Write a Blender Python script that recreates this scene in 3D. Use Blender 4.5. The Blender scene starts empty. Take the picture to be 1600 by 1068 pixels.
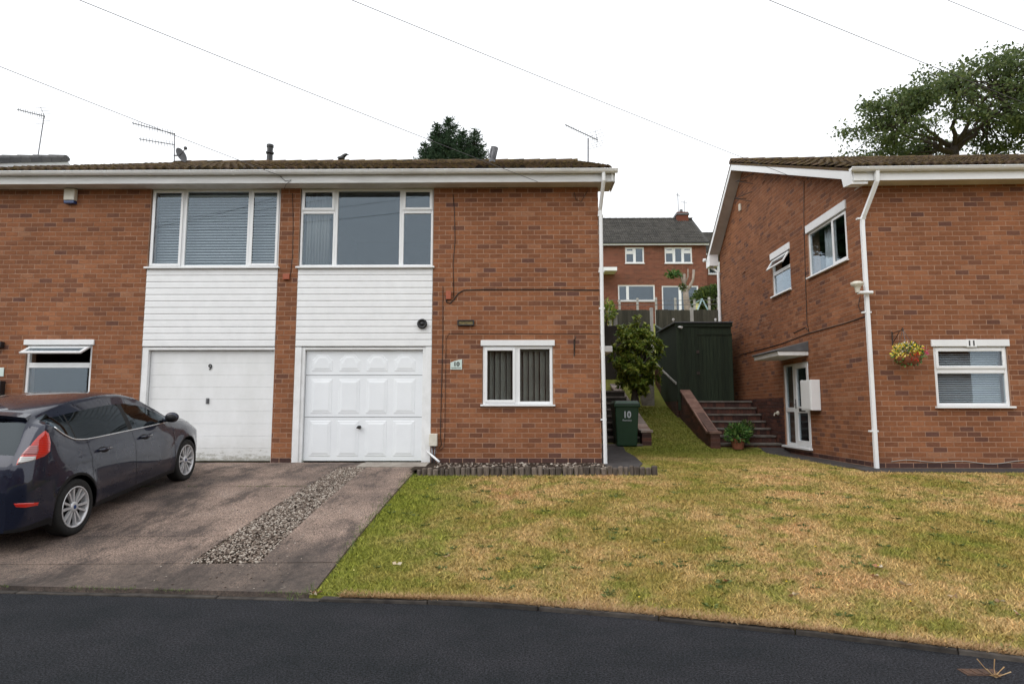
import bpy, bmesh, math, random
import numpy as np
from mathutils import Vector, Matrix, Euler
from mathutils.bvhtree import BVHTree
random.seed(7); rng = np.random.default_rng(7)
scene = bpy.context.scene
C = scene.collection
R = math.radians

# ------------------------------------------------------------------ camera
FPX = 1000.0                                    # focal length in photo pixels (photo is 1600 wide)
CAMZ = 1.6
PITCH = math.atan(106 / FPX)
YAW = math.atan(12 * math.cos(PITCH) / FPX)
cam = bpy.data.cameras.new('camera'); camo = bpy.data.objects.new('camera', cam); C.objects.link(camo)
cam.sensor_width = 36; cam.lens = 36 * FPX / 1600
cam.clip_start = .05; cam.clip_end = 3000
camo.location = (0, 0, CAMZ); camo.rotation_euler = (math.pi / 2 + PITCH, 0, YAW)
scene.camera = camo
ROT = Euler(camo.rotation_euler).to_matrix()
EYE = Vector((0, 0, CAMZ))

# ------------------------------------------------------------------ overcast sky and soft sun
world = bpy.data.worlds.new('World'); scene.world = world; world.use_nodes = True
SUN_EL, SUN_ROT = R(45), R(226)
wn = world.node_tree.nodes; wl = world.node_tree.links
bg = wn['Background']
skyn = wn.new('ShaderNodeTexSky'); skyn.sky_type = 'NISHITA'; skyn.sun_disc = False
skyn.sun_elevation = SUN_EL; skyn.sun_rotation = SUN_ROT; skyn.dust_density = 4
hs = wn.new('ShaderNodeHueSaturation'); hs.inputs['Saturation'].default_value = .25
mixn = wn.new('ShaderNodeMix'); mixn.data_type = 'RGBA'; mixn.inputs[0].default_value = .88
mixn.inputs[7].default_value = (10.0, 10.25, 10.6, 1)
wl.new(skyn.outputs[0], hs.inputs['Color']); wl.new(hs.outputs[0], mixn.inputs[6]); wl.new(mixn.outputs[2], bg.inputs['Color'])
bg.inputs['Strength'].default_value = .1
sun = bpy.data.lights.new('sun', 'SUN'); suno = bpy.data.objects.new('sun', sun); C.objects.link(suno)
sun.energy = 1.0; sun.angle = R(60); sun.color = (1, .97, .92)
# light comes from behind and to the left of the camera, high up
suno.rotation_euler = Vector((-.75, -.72, 1.05)).to_track_quat('Z', 'Y').to_euler()
scene.view_settings.view_transform = 'Standard'; scene.view_settings.look = 'None'
scene.view_settings.gamma = 1; scene.view_settings.exposure = .55
scene.render.resolution_x = 1024; scene.render.resolution_y = 683
scene.render.engine = 'CYCLES'
scene.cycles.max_bounces = 7; scene.cycles.transparent_max_bounces = 10

# ------------------------------------------------------------------ photo pixel -> place
def ray(px, py):
    return (ROT @ Vector(((px - 800) / FPX, -(py - 534) / FPX, -1))).normalized()
def at_y(px, py, Y):
    d = ray(px, py); return EYE + d * (Y / d.y)
def at_x(px, py, X):
    d = ray(px, py); return EYE + d * (X / d.x)
def at_z(px, py, z):
    d = ray(px, py); return EYE + d * ((z - CAMZ) / d.z)
def at_plane(px, py, O, N):
    d = ray(px, py); return EYE + d * ((O - EYE).dot(N) / d.dot(N))

# ------------------------------------------------------------------ helpers
BASE = {}
def reg(o, b): BASE[o.name] = Vector(b)
def tag(o, label=None, cat=None, group=None, kind=None):
    if label: o['label'] = label
    if cat: o['category'] = cat
    if group: o['group'] = group
    if kind: o['kind'] = kind
    return o
def thing(name, base, label, cat, group=None):
    o = bpy.data.objects.new(name, None); C.objects.link(o); o.location = base
    o.empty_display_size = .2; reg(o, base); return tag(o, label, cat, group)

class Fr:
    """a local frame on a wall: u along it, v up, n outwards"""
    def __init__(s, O, U, N): s.O, s.U, s.N = Vector(O), Vector(U).normalized(), Vector(N).normalized()
    def P(s, u, v, n=0): return s.O + s.U * u + Vector((0, 0, v)) + s.N * n
    def px(s, x, y, n=0):
        p = at_plane(x, y, s.O + s.N * n, s.N); d = p - s.O
        return d.dot(s.U), d.z
WF = Fr((0, 0, 0), (1, 0, 0), (0, -1, 0))

class MB:
    def __init__(s): s.v = []; s.f = []; s.m = []
    def add(s, vs, fs, m=0):
        k = len(s.v); s.v += [tuple(v) for v in vs]
        s.f += [tuple(i + k for i in f) for f in fs]; s.m += [m] * len(fs); return s
    def box(s, fr, u0, u1, v0, v1, n0, n1, m=0):
        p = [fr.P(u, v, n) for n in (n0, n1) for v in (v0, v1) for u in (u0, u1)]
        return s.add(p, [(0, 1, 3, 2), (4, 6, 7, 5), (0, 4, 5, 1), (2, 3, 7, 6), (0, 2, 6, 4), (1, 5, 7, 3)], m)
    def wbox(s, x0, x1, y0, y1, z0, z1, m=0): return s.box(WF, x0, x1, z0, z1, -y1, -y0, m)
    def prism(s, pts, vec, m=0):
        """closed polygon of 3D points extruded along vec"""
        n = len(pts); vec = Vector(vec); a = [Vector(p) for p in pts]; b = [p + vec for p in a]
        return s.add(a + b, [tuple(range(n)), tuple(range(2 * n - 1, n - 1, -1))] + [(i, i + n, (i + 1) % n + n, (i + 1) % n) for i in range(n)], m)
    def frustum(s, fr, poly, poly2, n0, n1, m=0):
        k = len(poly)
        return s.add([fr.P(u, v, n0) for u, v in poly] + [fr.P(u, v, n1) for u, v in poly2],
                     [tuple(range(k, 2 * k))] + [(i, (i + 1) % k, (i + 1) % k + k, i + k) for i in range(k)], m)
    def tube(s, pts, r, n=6, m=0, r1=None, cap=True):
        pts = [Vector(p) for p in pts]; L = len(pts); vs = []; fs = []
        ref = None
        for i, p in enumerate(pts):
            t = (pts[min(i + 1, L - 1)] - pts[max(i - 1, 0)]).normalized()
            if ref is None: ref = t.orthogonal().normalized()
            a = (ref - t * ref.dot(t))
            a = a.normalized() if a.length > 1e-6 else t.orthogonal().normalized()
            ref = a; b = t.cross(a)
            rr = r[i] if isinstance(r, (list, tuple)) else (r if r1 is None else r + (r1 - r) * i / (L - 1))
            for k in range(n):
                an = 2 * math.pi * k / n
                vs.append(p + (a * math.cos(an) + b * math.sin(an)) * rr)
        for i in range(L - 1):
            for k in range(n):
                fs.append((i * n + k, i * n + (k + 1) % n, (i + 1) * n + (k + 1) % n, (i + 1) * n + k))
        if cap: fs += [tuple(range(n - 1, -1, -1)), tuple(range((L - 1) * n, L * n))]
        return s.add(vs, fs, m)
    def lathe(s, c, axis, prof, n=24, m=0):
        """prof: list of (distance along axis, radius)"""
        c = Vector(c); ax = Vector(axis).normalized(); a = ax.orthogonal().normalized(); b = ax.cross(a); vs = []; fs = []
        for h, r in prof:
            for k in range(n):
                an = 2 * math.pi * k / n; vs.append(c + ax * h + (a * math.cos(an) + b * math.sin(an)) * max(r, 1e-4))
        for i in range(len(prof) - 1):
            for k in range(n):
                fs.append((i * n + k, i * n + (k + 1) % n, (i + 1) * n + (k + 1) % n, (i + 1) * n + k))
        return s.add(vs, fs, m)
    def ball(s, c, r, nu=8, nv=6, m=0, sc=(1, 1, 1)):
        c = Vector(c); vs = []; fs = []
        for j in range(nv + 1):
            th = math.pi * j / nv
            for i in range(nu):
                ph = 2 * math.pi * i / nu
                vs.append(c + Vector((r * sc[0] * math.sin(th) * math.cos(ph), r * sc[1] * math.sin(th) * math.sin(ph), r * sc[2] * math.cos(th))))
        for j in range(nv):
            for i in range(nu): fs.append((j * nu + i, j * nu + (i + 1) % nu, (j + 1) * nu + (i + 1) % nu, (j + 1) * nu + i))
        return s.add(vs, fs, m)
    def build(s, name, mats, parent=None, base=(0, 0, 0), smooth=False, bevel=0, label=None, fix=True):
        b = BASE[parent.name] if parent else Vector(base)
        me = bpy.data.meshes.new(name)
        me.from_pydata([(v[0] - b[0], v[1] - b[1], v[2] - b[2]) for v in s.v], [], s.f)
        mats = mats if isinstance(mats, (list, tuple)) else [mats]
        for mm in mats: me.materials.append(mm)
        if len(mats) > 1: me.polygons.foreach_set('material_index', s.m)
        if fix and len(s.f) < 20000:
            bm = bmesh.new(); bm.from_mesh(me); bmesh.ops.recalc_face_normals(bm, faces=bm.faces); bm.to_mesh(me); bm.free()
        if smooth: me.polygons.foreach_set('use_smooth', [True] * len(me.polygons))
        me.update()
        o = bpy.data.objects.new(name, me); C.objects.link(o)
        if parent: o.parent = parent
        else: o.location = b
        reg(o, b)
        if bevel:
            md = o.modifiers.new('bevel', 'BEVEL'); md.width = bevel; md.segments = 2; md.limit_method = 'ANGLE'; md.harden_normals = False
        if label: o['label'] = label
        return o
def auto_smooth(o, ang=40):
    me = o.data; bm = bmesh.new(); bm.from_mesh(me)
    for f in bm.faces: f.smooth = True
    for e in bm.edges:
        e.smooth = not (len(e.link_faces) == 2 and e.calc_face_angle(0) > R(ang))
    bm.to_mesh(me); bm.free(); return o
def text_mesh(name, s, fr, u, v, n, h, mat, parent=None, base=None, align='CENTER', bold=0, sx=1):
    cu = bpy.data.curves.new(name, 'FONT'); cu.body = s; cu.size = h * 1.38; cu.align_x = align; cu.extrude = .0015; cu.offset = bold
    ob = bpy.data.objects.new(name, cu); C.objects.link(ob)
    dg = bpy.context.evaluated_depsgraph_get(); me = bpy.data.meshes.new_from_object(ob.evaluated_get(dg))
    bpy.data.objects.remove(ob)
    b = BASE[parent.name] if parent else Vector(base)
    for vv in me.vertices: vv.co = fr.P(u + vv.co.x * sx, v + vv.co.y, n + vv.co.z) - b
    me.materials.clear(); me.materials.append(mat)
    o = bpy.data.objects.new(name, me); C.objects.link(o); reg(o, b)
    if parent: o.parent = parent
    else: o.location = b
    return o

# ------------------------------------------------------------------ materials
def nodes(m):
    m.use_nodes = True; nt = m.node_tree; return nt, nt.nodes, nt.links, nt.nodes['Principled BSDF']
def ramp(n, stops, interp='LINEAR'):
    r = n.new('ShaderNodeValToRGB'); e = r.color_ramp.elements; r.color_ramp.interpolation = interp
    while len(e) < len(stops): e.new(.5)
    for i, (p, c) in enumerate(stops): e[i].position = p; e[i].color = (*c, 1)
    return r
def noise(n, l, pos, scale, detail=4, rough=.6, vec=None):
    t = n.new('ShaderNodeTexNoise'); t.inputs['Scale'].default_value = scale; t.inputs['Detail'].default_value = detail; t.inputs['Roughness'].default_value = rough
    src = pos.outputs['Position'] if vec is None else vec
    l.new(src, t.inputs['Vector']); return t
def stretch(n, l, pos, sc):
    mp = n.new('ShaderNodeMapping'); mp.inputs['Scale'].default_value = sc
    l.new(pos.outputs['Position'], mp.inputs['Vector']); return mp.outputs[0]
def mixc(n, l, fac, a, b, mode='MIX'):
    x = n.new('ShaderNodeMix'); x.data_type = 'RGBA'; x.blend_type = mode
    for s_, v in ((x.inputs[0], fac), (x.inputs[6], a), (x.inputs[7], b)):
        if hasattr(v, 'links') or hasattr(v, 'is_linked'): l.new(v, s_)
        elif isinstance(v, (int, float)): s_.default_value = v
        else: s_.default_value = (*v, 1)
    return x.outputs[2]
def bump(n, l, p, h, dist, strength=1):
    b = n.new('ShaderNodeBump'); b.inputs['Distance'].default_value = dist; b.inputs['Strength'].default_value = strength
    l.new(h, b.inputs['Height']); l.new(b.outputs[0], p.inputs['Normal'])
def mat(name, c1, c2=None, scale=8, rough=.6, spec=.5, metal=0, bmp=0, bscale=None, rvar=0, sc=None, lo=.35, hi=.65):
    m = bpy.data.materials.new(name); nt, n, l, p = nodes(m)
    p.inputs['Roughness'].default_value = rough; p.inputs['Metallic'].default_value = metal
    p.inputs['Specular IOR Level'].default_value = spec
    pos = n.new('ShaderNodeNewGeometry'); vec = stretch(n, l, pos, sc) if sc else None
    if c2 is None: c2 = tuple(x * .82 for x in c1)
    t = noise(n, l, pos, scale, 5, .65, vec); r = ramp(n, [(lo, c1), (hi, c2)])
    l.new(t.outputs[0], r.inputs[0]); col = r.outputs[0]
    if rvar:
        oi = n.new('ShaderNodeObjectInfo'); ad = n.new('ShaderNodeMath'); ad.operation = 'ADD'
        l.new(pos.outputs['Random Per Island'], ad.inputs[0]); l.new(oi.outputs['Random'], ad.inputs[1])
        fr = n.new('ShaderNodeMath'); fr.operation = 'FRACT'; l.new(ad.outputs[0], fr.inputs[0])
        rr = ramp(n, [(0, (1 - rvar,) * 3), (1, (1 + rvar,) * 3)]); l.new(fr.outputs[0], rr.inputs[0])
        col = mixc(n, l, 1.0, col, rr.outputs[0], 'MULTIPLY')
    l.new(col, p.inputs['Base Color'])
    if bmp:
        t2 = noise(n, l, pos, bscale or scale * 3, 4, .6, vec); bump(n, l, p, t2.outputs[0], bmp)
    return m

def brick_mat(name, stops, rough=.85):
    m = bpy.data.materials.new(name); nt, n, l, p = nodes(m)
    p.inputs['Roughness'].default_value = rough; p.inputs['Specular IOR Level'].default_value = .25
    pos = n.new('ShaderNodeNewGeometry'); oi = n.new('ShaderNodeObjectInfo')
    ad = n.new('ShaderNodeMath'); ad.operation = 'ADD'
    l.new(pos.outputs['Random Per Island'], ad.inputs[0]); l.new(oi.outputs['Random'], ad.inputs[1])
    fr = n.new('ShaderNodeMath'); fr.operation = 'FRACT'; l.new(ad.outputs[0], fr.inputs[0])
    r = ramp(n, stops); l.new(fr.outputs[0], r.inputs[0])
    # streaky mottling inside each brick, soot and wash over the wall
    t = noise(n, l, pos, 1, 5, .7, stretch(n, l, pos, (22, 22, 60)))
    rr = ramp(n, [(.3, (.74, .72, .72)), (.5, (1, 1, 1)), (.72, (1.2, 1.25, 1.2))]); l.new(t.outputs[0], rr.inputs[0])
    col = mixc(n, l, 1.0, r.outputs[0], rr.outputs[0], 'MULTIPLY')
    t3 = noise(n, l, pos, .8, 4, .6); r3 = ramp(n, [(.3, (.80, .78, .78)), (.68, (1.14, 1.12, 1.1))]); l.new(t3.outputs[0], r3.inputs[0])
    col = mixc(n, l, 1.0, col, r3.outputs[0], 'MULTIPLY')
    t4 = noise(n, l, pos, 34, 3, .7); r4 = ramp(n, [(.66, (0, 0, 0)), (.78, (.5, .5, .5))]); l.new(t4.outputs[0], r4.inputs[0])
    col = mixc(n, l, r4.outputs[0], col, (.34, .2, .14))
    l.new(col, p.inputs['Base Color'])
    t2 = noise(n, l, pos, 90, 4, .7); bump(n, l, p, t2.outputs[0], .004)
    return m

M = {}
BR = [(0, (.12, .056, .042)), (.05, (.155, .067, .04)), (.15, (.195, .078, .038)), (.4, (.228, .091, .042)), (.75, (.255, .102, .047)), (.94, (.285, .12, .058)), (1, (.29, .14, .078))]
M['brick'] = brick_mat('brick', BR)
M['brick_dark'] = brick_mat('plinth_brick', [(0, (.055, .03, .028)), (.5, (.085, .042, .035)), (1, (.13, .055, .04))], .7)
M['brick_far'] = brick_mat('far_brick', [(0, (.10, .035, .024)), (.5, (.16, .052, .032)), (1, (.19, .065, .04))])
M['mortar'] = mat('mortar', (.40, .25, .175), (.31, .18, .12), 5, .95, .1, bmp=.003, bscale=120)
M['mortar_grey'] = mat('mortar_grey', (.16, .10, .085), (.10, .07, .06), 5, .95, .1)
M['upvc'] = mat('white_plastic', (.78, .79, .80), (.74, .75, .76), 3, .28, .5)
M['gutterw'] = mat('gutter_plastic', (.80, .81, .81), (.66, .66, .65), 1.6, .35, .5, lo=.45, hi=.75)
M['fascia'] = mat('painted_fascia', (.66, .67, .67), (.50, .50, .49), 2.2, .5, .4, sc=(.6, 1, 6))
M['soffit'] = mat('painted_soffit', (.62, .60, .56), (.48, .45, .41), 2, .6, .3)
M['clad'] = mat('white_cladding', (.76, .77, .78), (.70, .71, .72), 4, .35, .45)
M['doorw'] = mat('white_garage_paint', (.80, .83, .86), (.76, .79, .82), 2, .38, .45)
M['doorold'] = mat('old_white_paint', (.78, .79, .80), (.70, .71, .71), 2.4, .5, .4, sc=(1, 1, .5))
def dirty_door():
    m = M['doorold']; nt, n, l, p = nodes(m); pos = n.new('ShaderNodeNewGeometry'); sx = n.new('ShaderNodeSeparateXYZ'); l.new(pos.outputs['Position'], sx.inputs[0])
    old = p.inputs['Base Color'].links[0].from_socket; t = noise(n, l, pos, 6, 7, .8, stretch(n, l, pos, (1, 1, 2.5)))
    a = n.new('ShaderNodeMath'); a.operation = 'MULTIPLY_ADD'; a.inputs[1].default_value = -1.0; l.new(t.outputs[0], a.inputs[0]); l.new(sx.outputs['Z'], a.inputs[2])
    r = ramp(n, [(.22, (.75, .75, .75)), (.34, (.12, .12, .12)), (.6, (0, 0, 0))]); l.new(a.outputs[0], r.inputs[0]); l.new(mixc(n, l, r.outputs[0], old, (.30, .285, .24)), p.inputs['Base Color'])
dirty_door()
M['timberw'] = mat('white_timber', (.79, .80, .81), (.70, .71, .71), 5, .5, .4)
M['black'] = mat('black_plastic', (.012, .012, .013), (.02, .02, .021), 20, .4)
M['cable'] = mat('black_cable', (.012, .01, .01), (.03, .025, .022), 20, .6)
M['bcable'] = mat('brown_cable', (.06, .03, .02), (.04, .02, .014), 20, .7)
M['wire'] = mat('grey_wire', (.09, .09, .095), (.07, .07, .075), 5, .7)
M['steel'] = mat('weathered_aluminium', (.22, .22, .23), (.13, .13, .14), 12, .45, .5, .6)
M['iron'] = mat('black_iron', (.02, .018, .017), (.05, .03, .022), 40, .6)
M['cream'] = mat('cream_plastic', (.66, .63, .55), (.58, .55, .46), 14, .45)
M['orange'] = mat('terracotta_plastic', (.36, .09, .04), (.28, .07, .03), 30, .6)
M['conc'] = mat('pale_concrete', (.34, .31, .27), (.22, .19, .165), 6, .9, .2, bmp=.004, bscale=60)
M['post'] = mat('concrete_post', (.42, .41, .38), (.30, .29, .27), 5, .9, .2, bmp=.003, bscale=50)
M['green'] = mat('bin_green', (.012, .046, .022), (.016, .054, .027), 4, .42, .5)
M['chalk'] = mat('white_paint_marks', (.62, .66, .7), (.5, .55, .6), 60, .8)
M['plaque'] = mat('slate_glass_plaque', (.52, .62, .58), (.6, .68, .65), 20, .15)
M['lead'] = mat('grey_lead', (.12, .125, .135), (.075, .08, .085), 6, .5, .5)
M['shed'] = mat('dark_green_stain', (.012, .02, .012), (.024, .036, .02), 3, .75, .3, sc=(9, 9, .7), rvar=.25)
M['fence'] = mat('dark_fence_timber', (.045, .045, .034), (.075, .07, .052), 3, .85, .2, sc=(9, 9, .7), rvar=.3)
M['log'] = mat('grey_weathered_log', (.17, .14, .115), (.075, .06, .052), 9, .9, .2, bmp=.01, bscale=30, sc=(3, 3, .5), rvar=.4)
M['bark'] = mat('bark', (.045, .037, .03), (.075, .062, .05), 7, .95, .1, bmp=.02)
M['barkpale'] = mat('pale_bark', (.34, .29, .24), (.22, .18, .15), 6, .9, .15, bmp=.015)
M['step'] = mat('step_slab', (.19, .17, .15), (.11, .095, .085), 6, .9, .2, bmp=.003)
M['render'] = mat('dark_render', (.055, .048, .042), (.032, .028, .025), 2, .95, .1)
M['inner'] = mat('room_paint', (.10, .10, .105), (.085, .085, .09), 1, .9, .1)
M['curtain'] = mat('grey_curtain', (.30, .29, .27), (.24, .23, .215), 3, .9, .1, sc=(12, 12, .4))
M['blind'] = mat('white_blind', (.80, .82, .84), (.74, .76, .78), 3, .6)
M['blindg'] = mat('taupe_blind', (.34, .33, .28), (.28, .27, .23), 3, .8)
M['terracotta'] = mat('terracotta', (.30, .11, .06), (.22, .08, .045), 10, .85)
M['soil'] = mat('soil', (.05, .036, .026), (.03, .022, .017), 14, .95, .1, bmp=.02)

def leaf_mat(name, c1, c2, c3, rough=.55, trans=.25):
    m = bpy.data.materials.new(name); nt, n, l, p = nodes(m)
    pos = n.new('ShaderNodeNewGeometry'); r = ramp(n, [(0, c1), (.55, c2), (1, c3)]); l.new(pos.outputs['Random Per Island'], r.inputs[0])
    l.new(r.outputs[0], p.inputs['Base Color']); p.inputs['Roughness'].default_value = rough; p.inputs['Specular IOR Level'].default_value = .35
    tr = n.new('ShaderNodeBsdfTranslucent'); l.new(r.outputs[0], tr.inputs['Color'])
    ms = n.new('ShaderNodeMixShader'); ms.inputs[0].default_value = trans
    l.new(p.outputs[0], ms.inputs[1]); l.new(tr.outputs[0], ms.inputs[2]); l.new(ms.outputs[0], n['Material Output'].inputs['Surface'])
    return m
M['oak'] = leaf_mat('oak_leaf', (.05, .08, .026), (.09, .13, .042), (.17, .20, .075), .55, .4)
M['conifer'] = leaf_mat('conifer_leaf', (.02, .046, .022), (.036, .075, .035), (.075, .12, .06), .7, .2)
M['laurel'] = leaf_mat('laurel_leaf', (.07, .125, .02), (.19, .27, .04), (.46, .50, .10), .3, .3)
M['potleaf'] = leaf_mat('pot_leaf', (.03, .09, .018), (.07, .17, .035), (.18, .26, .07), .5, .2)
M['hedge'] = leaf_mat('hedge_leaf', (.03, .055, .014), (.06, .10, .022), (.13, .16, .035), .6, .2)
M['petaly'] = leaf_mat('yellow_petal', (.75, .5, .02), (.85, .68, .06), (.9, .8, .35), .6, .2)
M['petalr'] = leaf_mat('pink_petal', (.6, .02, .03), (.7, .06, .25), (.8, .2, .45), .6, .2)
M['petalw'] = leaf_mat('cream_petal', (.8, .7, .5), (.85, .8, .65), (.9, .88, .8), .6, .2)

def tile_mat(name, a, b, moss, m0, m1):
    m = bpy.data.materials.new(name); nt, n, l, p = nodes(m); p.inputs['Roughness'].default_value = .92; p.inputs['Specular IOR Level'].default_value = .2
    pos = n.new('ShaderNodeNewGeometry'); oi = n.new('ShaderNodeObjectInfo'); ad = n.new('ShaderNodeMath'); ad.operation = 'ADD'
    l.new(pos.outputs['Random Per Island'], ad.inputs[0]); l.new(oi.outputs['Random'], ad.inputs[1])
    fr = n.new('ShaderNodeMath'); fr.operation = 'FRACT'; l.new(ad.outputs[0], fr.inputs[0])
    r = ramp(n, [(0, a), (1, b)]); l.new(fr.outputs[0], r.inputs[0])
    t = noise(n, l, pos, 7, 6, .75); rr = ramp(n, [(m0, (0, 0, 0)), (m1, (.9, .9, .9))]); l.new(t.outputs[0], rr.inputs[0])
    t2 = noise(n, l, pos, 26, 4, .7); r2 = ramp(n, [(.35, tuple(x * .45 for x in moss)), (.65, moss)]); l.new(t2.outputs[0], r2.inputs[0])
    l.new(mixc(n, l, rr.outputs[0], r.outputs[0], r2.outputs[0]), p.inputs['Base Color'])
    t3 = noise(n, l, pos, 30, 5, .75); bump(n, l, p, t3.outputs[0], .04)
    return m
M['tile'] = tile_mat('brown_roof_tile', (.018, .013, .011), (.12, .078, .055), (.18, .125, .04), .43, .62)
M['tilegrey'] = tile_mat('grey_roof_tile', (.06, .058, .055), (.10, .095, .088), (.13, .12, .085), .52, .75)
M['tile8'] = tile_mat('slate_roof_tile', (.10, .10, .105), (.15, .148, .145), (.13, .12, .085), .6, .8)

def glass_mat(name, tint, refl=.12, grey=(.02, .024, .028), body=0.0):
    """window glass: tinted see-through with mirror reflections growing at glancing angles"""
    m = bpy.data.materials.new(name); nt, n, l, p = nodes(m); n.remove(p)
    tr = n.new('ShaderNodeBsdfTransparent'); tr.inputs[0].default_value = (*tint, 1)
    gl = n.new('ShaderNodeBsdfGlossy'); gl.inputs['Roughness'].default_value = .015; gl.inputs[0].default_value = (.78, .9, 1, 1)
    ge = n.new('ShaderNodeNewGeometry'); dt_ = n.new('ShaderNodeVectorMath'); dt_.operation = 'DOT_PRODUCT'; l.new(ge.outputs['Incoming'], dt_.inputs[0]); l.new(ge.outputs['Normal'], dt_.inputs[1])
    ab = n.new('ShaderNodeMath'); ab.operation = 'ABSOLUTE'; l.new(dt_.outputs['Value'], ab.inputs[0])
    iv = n.new('ShaderNodeMath'); iv.operation = 'SUBTRACT'; iv.inputs[0].default_value = 1; l.new(ab.outputs[0], iv.inputs[1])
    pw_ = n.new('ShaderNodeMath'); pw_.operation = 'POWER'; pw_.inputs[1].default_value = 4.5; l.new(iv.outputs[0], pw_.inputs[0])
    mm = n.new('ShaderNodeMath'); mm.operation = 'MULTIPLY_ADD'; mm.inputs[1].default_value = 1 - refl; mm.inputs[2].default_value = refl; mm.use_clamp = True
    l.new(pw_.outputs[0], mm.inputs[0])
    ms = n.new('ShaderNodeMixShader'); l.new(mm.outputs[0], ms.inputs[0]); l.new(tr.outputs[0], ms.inputs[1]); l.new(gl.outputs[0], ms.inputs[2])
    l.new(ms.outputs[0], n['Material Output'].inputs['Surface']); return m
M['glass'] = glass_mat('window_glass', (.84, .87, .88), .075)
M['carglass'] = glass_mat('car_glass', (.22, .25, .25), .055)
M['cartint'] = glass_mat('dark_car_glass', (.05, .055, .055), .035)
# ------------------------------------------------------------------ lie of the land
H10 = Vector((0, 11.25, 0))                      # front wall plane of the pair 9/10
A11 = math.atan(.023)                            # house 11 stands turned by about 1.3 degrees
C11 = at_y(1373, 729, 10.95); C11.z = 0
F10 = Fr(H10, (1, 0, 0), (0, -1, 0))
F11 = Fr(C11, (math.cos(A11), -math.sin(A11), 0), (-math.sin(A11), -math.cos(A11), 0))
S11 = Fr(C11, (math.sin(A11), math.cos(A11), 0), (-math.cos(A11), math.sin(A11), 0))
X10R = F10.px(937, 500)[0]; X10M = F10.px(451, 600)[0]; X10L = 2 * X10M - X10R
DEPTH = 8.6
EDGE = [at_z(x, y, 0) for x, y in ((0, 926), (240, 932), (480, 938), (740, 945), (1000, 966), (1300, 996), (1600, 1034))]
EX = [p.x for p in EDGE]; EY = [p.y for p in EDGE]
def yk(x):
    if x < EX[0]: return EY[0] + (x - EX[0]) * -.02
    if x > EX[-1]: return EY[-1] + (x - EX[-1]) * -.42
    return float(np.interp(x, EX, EY))
HY = [14.6, 16, 19, 22, 30, 43, 60, 120, 500]; HZ = [.68, .95, 1.75, 3.1, 4.9, 7.6, 9.2, 12, 13]
def inside(x, y):
    if X10L + .1 < x < X10R - .1 and 11.4 < y < H10.y + DEPTH - .1: return True
    d = Vector((x, y, 0)) - C11; u = d.dot(F11.U); w = d.dot(S11.U)
    return .15 < u < 12 and .15 < w < DEPTH
def h(x, y):
    k = yk(x)
    if y < k + .055: return -.06
    zb = .67 if x < 2 else .67 - .05 * min(1, (x - 2) / 4)
    t = (y - k) / (10.9 - k)
    if t < 1: return max(.03, zb * (t + .28 * t * (1 - t))) if t > .01 else .02
    if inside(x, y): return zb - .12
    if y < 14.6: return zb
    return zb - .68 + float(np.interp(y, HY, HZ))
def ground(px, py, up=0):
    d = ray(px, py); t = 3.0
    for i in range(4000):
        p = EYE + d * t
        if p.z <= h(p.x, p.y) + up: break
        t += .01
    p.z = h(p.x, p.y) + up
    return p

LE = [ground(648, 738), ground(486, 934)]            # edge between driveway and lawn
def xlawn(y): return float(np.interp(y, [LE[1].y, LE[0].y], [LE[1].x, LE[0].x])) if y > LE[1].y else LE[1].x + (y - LE[1].y) * .45

def lawn_color(n, l, pos):
    t1 = noise(n, l, pos, .55, 5, .62); r1 = ramp(n, [(.36, (.265, .225, .055)), (.46, (.38, .28, .10)), (.55, (.51, .355, .165)), (.66, (.51, .325, .16))])
    l.new(t1.outputs[0], r1.inputs[0])
    t2 = noise(n, l, pos, 2.6, 5, .7); r2 = ramp(n, [(.46, (0, 0, 0)), (.62, (.8, .8, .8))]); l.new(t2.outputs[0], r2.inputs[0])
    col = mixc(n, l, r2.outputs[0], r1.outputs[0], (.205, .225, .042))
    # greener by the drive edge and up the bank, straw coloured along the road edge
    sx = n.new('ShaderNodeSeparateXYZ'); l.new(pos.outputs['Position'], sx.inputs[0])
    mr = n.new('ShaderNodeMapRange'); mr.inputs[1].default_value = 11.2; mr.inputs[2].default_value = 14.5; mr.inputs[4].default_value = .8
    l.new(sx.outputs['Y'], mr.inputs[0]); col = mixc(n, l, mr.outputs[0], col, (.20, .235, .045))
    # distance from the drive edge: x + slope*y
    k = (LE[0].x - LE[1].x) / (LE[0].y - LE[1].y)
    a = n.new('ShaderNodeMath'); a.operation = 'MULTIPLY_ADD'; a.inputs[1].default_value = -k; l.new(sx.outputs['Y'], a.inputs[0]); l.new(sx.outputs['X'], a.inputs[2])
    b = n.new('ShaderNodeMath'); b.operation = 'SUBTRACT'; b.inputs[1].default_value = LE[1].x - k * LE[1].y; l.new(a.outputs[0], b.inputs[0])
    t4 = noise(n, l, pos, 1.5, 3); b2 = n.new('ShaderNodeMath'); b2.operation = 'MULTIPLY_ADD'; b2.inputs[1].default_value = -1.6; l.new(t4.outputs[0], b2.inputs[0]); l.new(b.outputs[0], b2.inputs[2])
    m2 = n.new('ShaderNodeMapRange'); m2.inputs[1].default_value = -.6; m2.inputs[2].default_value = .5; m2.inputs[3].default_value = .85; m2.inputs[4].default_value = 0; l.new(b2.outputs[0], m2.inputs[0])
    col = mixc(n, l, m2.outputs[0], col, (.20, .235, .035))
    return col
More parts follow.
